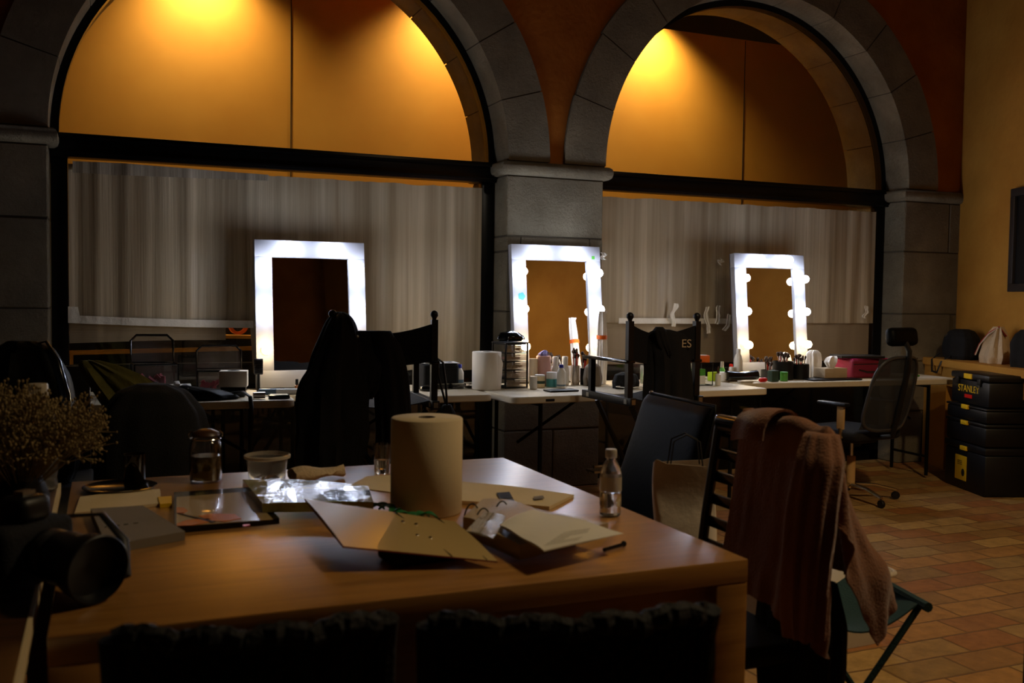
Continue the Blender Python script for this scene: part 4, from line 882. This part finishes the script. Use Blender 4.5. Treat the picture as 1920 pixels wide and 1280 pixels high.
cylbottle('short_pink_bottle', 'short pinkish bottle left of the tall white bottle', 'bottle', 1372, 690, 11, 22, 'pink', 'white', .6, .3)
one('dark_green_box', MB().box((0, 0, .038), (.058, .05, .076), bev=.002), 'dkgreen', 'dark green square box at the front of the right table', 'box', Vector((4.235, 5.43, Z1)), R(2))
t = thing('green_jar', 'bright green jar with a lid beside the dark green box', 'jar', Vector((4.335, 5.44, Z1))); MB().lathe([(.024, 0), (.026, .003), (.026, .045), (.022, .05)], seg=24).build('body', 'green', t); MB().lathe([(.0265, .048), (.0265, .062), (.024, .064)], seg=24).build('lid', 'green', t)
cup_of_brushes('small wide black cup left of the two large black cups', 1440, 690, 22, 16, 'glitter', 10, 5, .09)
cup_of_brushes('left one of the two large black cups by the right mirror', 1468, 692, 34, 30, 'black', 16, 3, .07, bigs=2)
cup_of_brushes('right one of the two large black cups by the right mirror', 1499, 698, 32, 26, 'black', 10, 4, .07, ('brushred', 'brushred', 'silver', 'ink'), bigs=3)
t = thing('tissue_box', 'wooden coloured tissue box with a white tissue pulled up, on the right table', 'tissue box', Vector((4.79, 5.50, Z1+.012)), R(0))
MB().box((0, 0, .034), (.20, .12, .068), bev=.003).build('carton', 'canvas', t)
mb = MB(); mb.loft([(.025, 0, .152, .012, .006), (.012, 0, .14, .032, .02), (0, 0, .11, .040, .028), (0, 0, .085, .024, .018), (0, 0, .069, .012, .008)], amp=.012, k=4, seed=5, amp0=.8); mb.build('tissue', 'tissue', t, 70)
t = thing('soft_white_bag', 'crumpled white plastic bag of cotton beside the right mirror foot', 'plastic bag', Vector((4.72, 5.60, Z1))); MB().loft([(0, 0, .20, .02, .015), (0, 0, .18, .045, .025), (0, 0, .12, .05, .028), (0, 0, .05, .045, .028), (0, 0, 0, .04, .025)], amp=.016, k=5, seed=6, amp0=.6).build('bag', 'tissue', t, 70)
MB().box((0, 0, .006), (.20, .14, .012), bev=.002)
one('black_folder', MB().box((0, 0, .005), (.42, .18, .010), bev=.003), 'black', 'wide flat black laptop folder lying at the front of the right table', 'folder', Vector((4.75, 5.46, Z1)), R(-3))
t = thing('magenta_case', 'magenta and crimson zipped case under the closed black laptop', 'case', Vector((5.17, 5.62, Z1)), R(-2))
MB().box((0, 0, .068), (.36, .26, .136), bev=.022, seg=3).build('case_body', 'maroon', t); MB().box((0, 0, .136), (.33, .23, .010), bev=.004).build('lid_panel', 'magenta', t); MB().tube([(-.17, -.131, .10), (0, -.1335, .103), (.17, -.131, .10)], .003, 6).build('zip', 'ink', t); MB().tube([(-.12, -.132, .06), (-.05, -.139, .045), (.05, -.139, .045), (.12, -.132, .06)], .006, 6).build('handle', 'ink', t)
lp = thing('closed_laptop', 'closed black laptop lying aslant on the magenta case', 'laptop', Vector((5.12, 5.60, Z1+.1415)), R(-18)); MB().box((0, 0, .006), (.33, .21, .011), bev=.003).build('base', 'black', lp); MB().box((0, 0, .016), (.33, .21, .008), bev=.003).build('lid', 'glitter', lp)
mb = MB(); mb.lathe([(.01, 0), (.016, .01), (.016, .05), (.012, .06)], (0, 0, .017), 16, (1, .1, 0)); one('red_gloss_tube', mb, 'red', 'red gloss tube lying before the black zip pouch', 'tube', Vector((4.09, 5.385, Z1)))
mb = MB(); mb.box((0, 0, .007), (.10, .05, .014), bev=.005); one('pale_palette', mb, 'frost', 'pale frosted palette lying left of the red gloss tube', 'palette', Vector((3.985, 5.40, Z1)), R(-8))
one('loose_papers', MB().box((0, 0, .002), (.30, .20, .004)), 'whitepaper', 'loose white papers at the right end of the window tables', 'paper', Vector((5.60, 5.42, Z1)), R(-15))
mb = MB(); mb.cyl((-.04, 0, .008), (.04, 0, .008), .008); one('green_marker', mb, 'green', 'green marker lying on the loose white papers', 'marker', Vector((5.53, 5.44, Z1+.0045)), R(10))
for x, y, lab in ((1330, 5.0, 0),): pass

# ================================================================ TOOL BOXES, LEDGE BAGS
_c = Vector((5.60, 5.21, 0))+dR*.27-nR*.17; TBX, TBY = _c.x, _c.y
def toolbox(label, z, w, d, h, kind):
    c = Vector((TBX, TBY, z)); t = thing('tool_box', label, 'tool box', c, R(-110), 'stacked black tool boxes')
    MB().box((0, 0, h*.42), (w, d, h*.84), bev=.014, seg=2).build('body', 'black', t)
    MB().box((0, 0, h*.92), (w+.012, d+.01, h*.15), bev=.010).build('lid', 'black', t)
    MB().box((0, -d/2-.006, h*.88), (.085, .016, .03), bev=.003).build('yellow_latch', 'yellow', t)
    return t, c
zz = 0.001
for k, (lab, w, d, h) in enumerate((('lowest black tool box with a yellow sticker, standing on the floor', .54, .34, .33), ('middle tool box of the black stack with an orange latch', .53, .34, .155), ('narrow tool box second from the top of the black stack', .53, .34, .10))):
    t, c = toolbox(lab, zz, w, d, h, k)
    if k == 0:
        s_ = MB().box((-.04, -d/2-.002, h*.45), (.15, .003, .17)).build('sticker', 'yellow', t)
        mb = MB(); [mb.box((-.075+.016*q, -d/2-.004, h*.52+.012*r_), (.010, .002, .005)) for q in range(4) for r_ in range(3)]; mb.build('sticker_print', 'ink', s_); MB().sph((-.005, -d/2-.004, h*.36), .022, 12, 8, (1, .1, 1.2)).build('sticker_picture', 'ink', s_); 
    zz += h*.995+.004
c = Vector((TBX, TBY, zz)); t = thing('tool_box', 'topmost black tool box with yellow lettering and a metal clasp', 'tool box', c, R(-110), 'stacked black tool boxes')
MB().box((0, 0, .085), (.50, .30, .17), bev=.016).build('body', 'black', t); MB().box((0, 0, .195), (.51, .31, .045), bev=.012).build('lid', 'black', t)
MB().box((-.01, -.157, .195), (.10, .012, .035), bev=.003).build('yellow_latch', 'yellow', t)
o = text('lettering', 'STANLEY', .068, 'yellow', t, (-.01, -.1515, .105), (R(90), 0, 0)); MB().box((-.01, -.151, .056), (.10, .002, .024)).build('red_badge', 'red', t)
MB().box((.14, -.158, .16), (.04, .014, .05), bev=.003).build('clasp', 'black', t); MB().tube([(.12, -.168, .14), (.12, -.170, .09), (.16, -.170, .09), (.16, -.168, .14)], .003, 6, True).build('clasp_wire', 'alu', t)
MB().box((-.15, -.158, .16), (.04, .014, .05), bev=.003).build('clasp', 'black', t)
def ledge_pt(x, dn):
    # point on the ledge whose image column is x, dn metres in from its front edge
    q0 = l0-nR*dn; d = ray(x, 640); n2 = Vector((d.y, -d.x)); s = -(q0.x*n2.x+q0.y*n2.y)/(dR.x*n2.x+dR.y*n2.y); q = q0+dR*s; return Vector((q.x, q.y, .856))
p = ledge_pt(1803, .16); mb = MB(); mb.loft([(0, 0, .235, .05, .04), (0, 0, .22, .10, .08), (.0, 0, .17, .145, .11), (0, 0, .10, .155, .12), (0, 0, .03, .15, .115), (0, 0, 0, .13, .10)], amp=.010, k=6, seed=3, amp0=.6, sq=2.3)
bp = one('black_rucksack', mb, 'blackcloth', 'rounded black rucksack on the ochre ledge with a strap hanging over', 'bag', p, R(-110), smooth=70)
MB().tube([(-.10, -.12, .04), (-.10, -.185, -.01), (-.06, -.20, -.10), (.02, -.20, -.105), (.05, -.185, -.02), (.06, -.12, .03)], .009, 8, flat=.5).build('strap', 'black', bp); MB().box((-.06, -.095, .185), (.018, .03, .008), rot=(.6, 0, 0)).build('zip_pull', 'alu', bp)
p = ledge_pt(1868, .17); mb = MB(); mb.loft([(.03, 0, .27, .02, .02), (.02, 0, .23, .05, .04), (0, 0, .14, .09, .07), (-.01, 0, .05, .12, .09), (-.02, 0, 0, .11, .08)], amp=.018, k=6, seed=8, amp0=.7)
tt = one('canvas_tote', mb, 'canvas', 'beige canvas tote bag with a red and white strap on the ochre ledge', 'bag', p, R(-110), smooth=70)
MB().tube([(-.10, -.10, .06), (-.06, -.09, .14), (.0, -.06, .22), (.05, -.01, .27), (.08, .03, .20)], .010, 8, flat=.4).build('strap', mat('red_striped_strap', 'a8443a', .8), tt); MB().tube([(-.085, -.108, .055), (-.045, -.098, .135), (.015, -.068, .215), (.06, -.02, .262)], .006, 8, flat=.4).build('strap', 'tissue', tt)
p = ledge_pt(1915, .16)+dR*.05; mb = MB(); mb.loft([(0, 0, .26, .03, .03), (0, 0, .23, .09, .06), (0, 0, .16, .13, .09), (0, 0, .06, .12, .09), (0, 0, 0, .11, .08)], amp=.014, k=5, seed=4, amp0=.5)
one('black_shoulder_bag', mb, 'blackcloth', 'black bag on the ledge cut off by the right edge of the photo', 'bag', p, R(-110), smooth=70)

# ================================================================ CHAIRS ON THE RIGHT
# office chair
ctr = Vector((4.53, 4.98, 0)); oc = thing('office_chair', 'black mesh office chair with a headrest at the right end of the tables', 'chair', ctr, R(11)); oc.scale = (1, 1, .935)
for k in range(5):
    a = 2*PI*k/5+R(-105); c, s = math.cos(a), math.sin(a); ar = MB(); ar.tube([(.03*c, .03*s, .105), (.16*c, .16*s, .10), (.30*c, .30*s, .065)], lambda u: .022-.008*u, 8, flat=.7); al = ar.build('base_arm', 'chrome', oc)
    w_ = MB(); w_.lathe([(.026, -.010), (.028, -.004), (.028, .004), (.026, .010)], (.30*c, .30*s, .028), 16, (-s, c, 0)); w_.build('castor', 'black', al)
MB().lathe([(.028, .08), (.028, .30), (.024, .305)], seg=20).build('gas_lift_sleeve', 'tan', oc); MB().cyl((0, 0, .30), (0, 0, .43), .014).build('gas_lift', 'chrome', oc)
MB().box((0, .02, .475), (.48, .46, .075), bev=.035, seg=3).build('seat', 'blackcloth', oc); MB().box((0, 0, .43), (.2, .24, .04), bev=.006).build('mechanism', 'black', oc)
bt = R(-12)
def bpnt(x, z, o=0):
    y = -.235-(z-.52)*.22-.05*math.cos((z-.75)*3.5)+.10*(x/.23)**2*.6+o; return (x, y, z)
P = []
for k in range(40):
    a = 2*PI*k/40; ca, sa = math.cos(a), math.sin(a); x = .225*math.copysign(abs(ca)**.5, ca)*(1-.12*sa); z = .77+.25*math.copysign(abs(sa)**.6, sa); P.append(bpnt(x, z))
MB().tube(P, .012, 8, True).build('back_frame', 'glitter', oc)
mb = MB(); mb.grid(lambda u, v: bpnt((u-.5)*.42*(1-.12*(v-.5)), .53+.48*v), 12, 14, .002); mb.build('mesh_backrest', 'screen', oc)
MB().tube([(0, -.10, .44), (0, -.30, .48), bpnt(0, .62, -.03), bpnt(0, .95, -.03), (0, -.40, 1.06), (0, -.37, 1.12)], .018, 8).build('spine', 'black', oc)
MB().box((0, -.345, 1.155), (.27, .075, .125), bev=.035, seg=3, rot=(R(-8), 0, 0)).build('headrest', 'leather', oc)
for s in (-1, 1):
    MB().tube([(s*.16, -.10, .45), (s*.245, -.10, .47), (s*.25, -.10, .53)], .014, 8).build('arm_bracket', 'chrome', oc); MB().box((s*.25, -.10, .60), (.02, .055, .16), bev=.008).build('arm_post', 'tan', oc); MB().box((s*.25, -.04, .69), (.06, .22, .025), bev=.010).build('armrest', 'black', oc)
# black leather armless chair
lc = thing('leather_chair', 'black leather chair with a high padded back beyond the oak table', 'chair', (1.72, 3.10, 0), R(86))   # faces -X
mb = MB()
def lb(u, v):
    a = 2*PI*v; w2 = .27-.015*u; z = .42+.50*u; y = -.10-.16*u; ca, sa = math.cos(a), math.sin(a); x = w2*math.copysign(abs(ca)**.18, ca); yy = .028*math.copysign(abs(sa)**.6, sa); 
    e = 1 if u < .94 else math.cos((u-.94)/.06*PI/2)*.6+.4
    return (x*(.97+.03*e), y+yy*e, z)
mb.grid(lb, 30, 48); mb.faces([lb(1, j/48) for j in range(48)], [tuple(range(48))]); bk = mb.build('backrest', 'leather', lc, 60)
MB().tube([(-.27, -.128, .44), (-.262, -.2, .68), (-.256, -.262, .905), (-.24, -.272, .925), (.24, -.272, .925), (.256, -.262, .905), (.262, -.2, .68), (.27, -.128, .44)], .006, 8).build('piping', 'leather', bk)
MB().sph((.25, -.272, .925), .010, 12, 8).build('rivet', 'silver', bk)
MB().box((0, .12, .42), (.54, .50, .10), bev=.035, seg=3).build('seat', 'leather', lc)
for sx in (-1, 1):
    for y in (-.08, .32): MB().tube([(sx*.24, y, .37), (sx*.245, y+.0, .01)], .014, 8).build('leg', 'chrome', lc)
# slatted black chair with the brown jacket
sch = thing('slatted_chair', 'black chair with a slatted back under the rust brown jacket', 'chair', (1.42, 2.06, 0), R(90))  # faces -X
for s in (-1, 1):
    MB().tube([(s*.205, -.10, .44), (s*.205, -.13, .70), (s*.20, -.165, .955)], .014, 8).build('back_post', 'black', sch)
    for y in (-.16, .20): MB().tube([(s*.20, min(y, .20)*.9, .43), (s*.215, y, .012)], .013, 8).build('leg', 'black', sch)
for k in range(7): z = .56+k*.062; MB().box((0, -.10-.075*(z-.44)/.5-.0, z), (.40, .012, .030), bev=.003, rot=(R(-8), 0, 0)).build('back_slat', 'blackgloss', sch)
MB().box((0, -.168, .955), (.43, .035, .05), bev=.015, seg=3).build('top_rail', 'blackgloss', sch); MB().box((0, .04, .455), (.44, .40, .05), bev=.022, seg=3).build('seat', 'blackcloth', sch)
# jacket: simulated cloth over the chair back (chair-back plane about x = 1.56)
nu, nv = 54, 62; P = np.zeros((nu, nv, 3)); rng = np.random.default_rng(3)
for i in range(nu):
    for j in range(nv):
        P[i, j] = (1.575+(j/(nv-1)-.5)*.84, 1.64+.66*i/(nu-1), 1.045+.008*math.sin(i*.7)*math.sin(j*.5)+.002*rng.standard_normal())
cols = [((1.69, 1.84, .62), (1.69, 2.0, .62), .085), ((1.59, 1.86, .965), (1.585, 2.26, .965), .040), ((1.565, 1.87, .80), (1.565, 2.25, .80), .032), ((1.545, 1.87, .64), (1.545, 2.25, .64), .035), ((1.52, 1.87, .50), (1.52, 2.25, .50), .05),
        ((1.59, 1.86, .965), (1.50, 1.86, .45), .035), ((1.585, 2.26, .965), (1.50, 2.26, .45), .03), ((1.22, 1.86, .46), (1.22, 2.26, .46), .05), ((1.42, 1.86, .46), (1.42, 2.26, .46), .05), ((1.62, 1.98, .80), (1.62, 2.12, .80), .07), ((1.60, 1.83, .62), (1.60, 2.0, .62), .09)]
pin_ = []
for i in range(nu):
    y = 1.665+.445*i/(nu-1); P[i, :, 1] = y
    for j in range(nv):
        if 1.79 <= y <= 2.17 and abs(j-(nv-1)//2) <= 1: pin_.append(i*nv+j); P[i, j, 2] = 1.008+.006*math.sin(y*40)-.03*max(0, 1.90-y)
P = drape(P, cols, pin=np.array(pin_), steps=200, iters=7, g=.0011, floor=.33)
for _ in range(3):
    P[1:-1, 1:-1] = .5*P[1:-1, 1:-1]+.125*(P[:-2, 1:-1]+P[2:, 1:-1]+P[1:-1, :-2]+P[1:-1, 2:])
jk = one('brown_jacket', clothmb(P, .004), 'brown', 'rust brown corduroy jacket hung over the slatted chair beside the oak table', 'jacket', smooth=70)
mb = MB(); 
def colr(u, v): return (1.57+.065*math.cos(PI*v)*(1+.2*math.sin(u*5)), 1.965+.15*u, 1.006+.022*math.sin(PI*v)-.055*(abs(v-.5)*2)**2-.02*u*u)
mb.grid(colr, 16, 10, .006); mb.build('collar', 'brown', jk, 70)
mb = MB(); mb.loft([(1.545, 1.80, .99, .03, .04), (1.52, 1.775, .93, .045, .06), (1.49, 1.765, .82, .045, .06), (1.475, 1.76, .70, .043, .055), (1.47, 1.76, .60, .04, .05), (1.47, 1.76, .53, .035, .045)], amp=.010, k=5, seed=6, amp0=.5); mb.build('sleeve', 'brown', jk, 70)
mb = MB(); mb.loft([(1.60, 2.0, .62, .05, .12), (1.60, 1.98, .52, .07, .14), (1.59, 1.97, .42, .07, .14), (1.58, 1.96, .30, .06, .12), (1.57, 1.95, .20, .045, .09), (1.57, 1.95, .14, .02, .04)], amp=.02, k=6, seed=9, amp0=.5)
one('black_scarf', mb, 'blackcloth', 'black garment hanging low beneath the rust brown jacket', 'clothing', (.0, -.06, 0), smooth=70)
# paper bag hanging behind the table edge
pb = thing('paper_bag', 'pale paper carrier bag between the brown jacket and the leather chair', 'bag', (1.67, 2.56, .4905), R(-25))
mb = MB(); w_, d_, h_ = .19, .09, .30
mb.grid(lambda u, v: (lambda a: ((w_/2)*math.copysign(abs(math.cos(a))**.22, math.cos(a))*(1+.06*math.sin(v*6)*math.cos(a)), (d_/2)*math.copysign(abs(math.sin(a))**.3, math.sin(a))*(1-.35*v*abs(math.cos(a)))+.006*math.sin(7*v+a*2), h_*v+.012*math.sin(a*2)*v))(2*PI*u), 48, 14, .001)
mb.box((0, 0, .002), (w_*.95, d_*.9, .003)); mb.build('bag_body', 'kraft', pb, 50)
for s in (-1, 1): MB().tube([(-.05, s*.035, h_-.01), (-.04, s*.03, h_+.07), (0, s*.02, h_+.09), (.04, s*.03, h_+.07), (.05, s*.035, h_-.01)], .0025, 6).build('handle', 'ink', pb)
ps_ = thing('low_stool', 'low black stool under the pale paper carrier bag', 'stool', (1.67, 2.56, 0), R(-25)); MB().lathe([(.14, .455), (.145, .46), (.145, .485), (.14, .49)], seg=32).build('seat', 'black', ps_)
for k in range(4): a = R(45+90*k); MB().cyl((.10*math.cos(a), .10*math.sin(a), .455), (.15*math.cos(a), .15*math.sin(a), .003), .012).build('leg', 'black', ps_)
# storage box
sx = thing('storage_box', 'translucent plastic storage box with blue handles on the brick floor', 'storage box', (2.56, 3.06, .001), R(2)); mb = MB()
def sb_(u, v):
    a = 2*PI*u; ca, sa = math.cos(a), math.sin(a); k = .88+.12*v; return (.20*k*math.copysign(abs(ca)**.22, ca), .29*k*math.copysign(abs(sa)**.22, sa), .27*v)
mb.grid(sb_, 56, 8, .003); mb.prism([sb_(j/56, 0.01) for j in range(56)], (0, 0, .003)); mb.build('tub', 'frost', sx, 50)
mb = MB(); mb.tube([(1.04*x, 1.03*y, .272) for x, y, z in [sb_(j/56, 1) for j in range(56)]], .011, 8, True); mb.build('rim', 'frost', sx, 60)
mb = MB(); mb.grid(lambda u, v: (lambda q: (q[0]*1.0, q[1], .276+.014*(1-abs(v-.5)*2)**.3))((lambda q, s: (q[0]*s, q[1]*s))(sb_(u, 1), abs(v-.5)*2)), 56, 8, .003); mb.build('lid', 'frost', sx, 50)
for s in (-1, 1): MB().box((.0, s*.306, .262), (.16, .022, .05), bev=.008, seg=3).build('handle', 'blue', sx)
# folding stool
fs = thing('folding_stool', 'dark green folding camp stool beside the hanging brown jacket', 'stool', (1.895, 2.14, 0), R(-14)); fs.scale = (1, 1, 1.06); 
ww, dd = .17, .165
mb = MB(); mb.grid(lambda u, v: ((u-.5)*2*ww, (v-.5)*2*dd, .462-.075*math.sin(PI*u)+.012*math.cos(2*PI*v)), 16, 10, .004); mb.build('seat', 'teal2', fs, 60)
for s in (-1, 1): MB().tube([(s*ww, -dd-.03, .464), (s*ww, dd+.03, .464)], .013, 8).build('top_bar', 'teal2', fs)
for y in (-dd, dd):
    for s in (-1, 1): MB().tube([(s*ww, y+s*.01, .457), (-s*ww*.95, y+s*.01, .012)], .009, 8).build('leg', 'teal2', fs)
for s in (-1, 1): MB().tube([(s*ww*.95, -dd, .02), (s*ww*.95, dd, .02)], .009, 8).build('foot_bar', 'teal2', fs)

# ================================================================ WICKER CHAIRS IN FRONT
mw = mat('black_wicker', '080605', .75, bump=.6, bscale=90)
def wicker(label, x, y, rz, ws=.50):
    t = thing('wicker_chair', label, 'chair', (x, y, 0), R(rz), 'black wicker chairs at the near side of the oak table')   # faces +Y
    def bp_(u, v):
        xx = (u-.5)*ws*(.92+.08*v); z = .42+.415*v+.012*abs(math.sin(u*PI*4.2))*(v**6)*.9
        y_ = -.22-.05*v+.05*(2*(u-.5))**2; return (xx, y_+.006*math.sin(u*90+ (0 if int(v*30) % 2 else PI)), z)
    m_ = MB(); m_.grid(bp_, 90, 30, .012); b = m_.build('backrest', mw, t, 60)
    MB().tube([(lambda q: (q[0], q[1], q[2]-.002))(bp_(.015+.97*k/50, 1)) for k in range(51)], .017, 8).build('top_edge', mw, b)
    for s in (0.0, 1.0): MB().tube([bp_(s, k/10) for k in range(11)], .016, 8).build('side_edge', mw, b)
    MB().box((0, .02, .43), (ws*.92, .44, .05), bev=.015).build('seat', mw, t)
    for sx_ in (-1, 1):
        for yy in (-.19, .20): MB().box((sx_*ws*.42, yy, .203), (.04, .04, .40), bev=.004).build('leg', mw, t)
    return t
wicker('left of the two black wicker chairs in the dark foreground', .215, 1.60, -9, .37).location = (.225, 1.575, 0)
wicker('right of the two black wicker chairs in the dark foreground', .675, 1.46, -13, .42)

# ================================================================ LEFT FOREGROUND
# flowers in a vase
fv = thing('flower_vase', 'dark vase on the side table at the left edge', 'vase', (-.185, 2.62, .7405)); MB().lathe([(.045, 0), (.06, .01), (.065, .06), (.045, .12), (.035, .14), (.03, .14), (.03, .02), (0, .015)], seg=28, cap=False).build('vase_body', 'dkmetal', fv)
fw = MB(); fb_ = MB(); rnd = random.Random(12)
for k in range(420):
    a = rnd.uniform(0, 2*PI); ph = rnd.uniform(0, 1)**.6; R_ = .20*rnd.uniform(.55, 1.05); tip = Vector((R_*math.cos(a)*math.sin(ph*1.5), R_*math.sin(a)*math.sin(ph*1.5), .13+.19*rnd.uniform(.35, 1.05)*math.cos(ph*1.0)))
    b0 = Vector((.012*math.cos(a), .012*math.sin(a), .06)); mid = b0.lerp(tip, .6)+Vector((0, 0, .02)); fw.tube([b0, mid, tip], .0011, 3)
    for j in range(7):
        q = tip+Vector((rnd.gauss(0, .012), rnd.gauss(0, .012), rnd.gauss(0, .014))); fw.tube([mid.lerp(tip, .7), q], .0006, 3); fb_.sph(q, rnd.uniform(.0022, .0046), 6, 4)
fo_ = one('dried_flowers', fw, 'flower', 'bunch of brown dried flowers in the vase at the left edge', 'flowers', (-.185, 2.62, .7405), smooth=0); fo_b = fb_.build('buds', 'flower', fo_, 0); fo_b['kind'] = 'stuff'
# big bottle behind the flowers
water_bottle(Vector((-.165, 2.99, .7405)), 'large clear plastic bottle behind the dried flowers', 1.75, .02, False)
# camera with lens lying at the table corner
dc = thing('photo_camera', 'large black camera with a lens lying at the left corner of the oak table', 'camera', (-.095+.02, 1.97, .7410), R(14)); dc.scale = (1.15,)*3; _ld = (.34, -.90, -.05)
lens = MB(); lens.lathe([(.036, 0), (.040, .004), (.040, .04), (.043, .045), (.043, .085), (.050, .10), (.054, .135), (.052, .137), (.046, .11), (.0, .105)], (-.015, .02, .062), 40, _ld, cap=False); lens.build('lens', 'black', dc, 50)
MB().lathe([(.0405, 0), (.0412, .002), (.0412, .022), (.0405, .024)], Vector((-.015, .02, .062))+Vector(_ld).normalized()*.012, 40, _ld, cap=False).build('focus_ring', 'glitter', dc)
MB().box((-.04, .06, .058), (.15, .075, .105), bev=.018, seg=3, rot=(0, 0, R(33))).build('body', 'navycloth', dc); MB().box((-.04, .06, .13), (.065, .06, .045), bev=.015, seg=3, rot=(0, 0, R(33))).build('prism_hump', 'black', dc); MB().box((-.04, .06, .156), (.025, .02, .006), rot=(0, 0, R(33))).build('hot_shoe', 'alu', dc)
MB().tube([(.03, .10, .10), (.08, .06, .105), (.10, .0, .07), (.095, -.03, .02), (.06, -.02, .009)], .009, 8, flat=.35).build('strap', 'black', dc)
# backpack on a chair beyond the table, coat, olive jacket
ch = thing('flight_case', 'black flight case beyond the left corner of the oak table', 'case', (-.05, 3.86, 0)); MB().box((0, 0, .27), (.86, .5, .54), bev=.01).build('body', 'black', ch); mb = MB(); [mb.box((s*.43, -.25, .27), (.012, .012, .54)) for s in (-1, 1)]; mb.build('edge_trim', 'dkmetal', ch)
mb = MB(); mb.loft([(0, 0, .42, .05, .05), (0, 0, .395, .12, .10), (0, 0, .32, .18, .14), (0, 0, .18, .205, .16), (0, 0, .06, .20, .15), (0, 0, 0, .18, .13)], amp=.010, k=5, seed=1, amp0=.5, sq=2.2)
rb = one('round_black_bag', mb, 'blackcloth', 'big rounded black bag beyond the oak table, behind the clip jar', 'bag', (.17, 3.80, .541), smooth=70)
cs = thing('coat_chair', 'dark chair heaped with a backpack and an olive jacket left of the window tables', 'chair', (-.27, 4.62, 0), 0)
for s in (-1, 1):
    for y in (-.2, .2): MB().box((s*.2, y, .22), (.035, .035, .44)).build('leg', 'black', cs)
MB().box((0, 0, .46), (.46, .46, .05), bev=.012).build('seat', 'black', cs); MB().box((0, .22, .72), (.44, .03, .48), bev=.012).build('backrest', 'black', cs)
mb = MB(); mb.loft([(-.02, 0, .60, .05, .05), (-.01, 0, .57, .11, .09), (0, 0, .45, .16, .13), (0, 0, .22, .19, .15), (0, 0, .05, .18, .14), (0, 0, 0, .16, .12)], amp=.014, k=6, seed=6, amp0=.5, sq=2.3)
bk2 = one('tall_backpack', mb, 'leather', 'tall black backpack with a glossy strap left of the window frame', 'bag', (-.29, 4.55, .487), smooth=70); MB().tube([(.02, -.03, .585), (.075, -.06, .60), (.125, -.10, .52), (.16, -.13, .38), (.17, -.13, .25)], .012, 8, flat=.4).build('strap', 'blackgloss', bk2)
mb = MB(); mb.loft([(-.14, 0, .33, .02, .02), (-.11, 0, .31, .06, .05), (-.05, 0, .26, .11, .08), (.02, 0, .18, .13, .09), (.07, 0, .10, .13, .09), (.08, 0, .03, .12, .08), (.08, 0, 0, .10, .07)], amp=.020, k=5, seed=13, amp0=.7)
oj = one('olive_jacket', mb, 'olive', 'crumpled olive jacket heaped right of the tall black backpack', 'jacket', (.09, 4.42, .68), smooth=60)
st_ = one('camp_box', MB().box((0, 0, .339), (.30, .30, .677), bev=.01), 'black', 'tall dark box carrying the crumpled olive jacket', 'box', (.15, 4.42, 0.0))
# dark pole near the right edge
lp_ = thing('light_stand', 'dark stand pole cut off by the right edge of the photo', 'stand', (1.0, .82, 0)); p_ = onz(1926, 1280, .30)
lp_.location = (p_.x, p_.y, 0); MB().cyl((0, 0, .02), (0, 0, 1.02), .011).build('pole', 'black', lp_)
for k in range(3): a = R(90+120*k); MB().tube([(0, 0, .22), (.28*math.cos(a), .28*math.sin(a), .012)], .008, 8).build('leg', 'black', lp_)
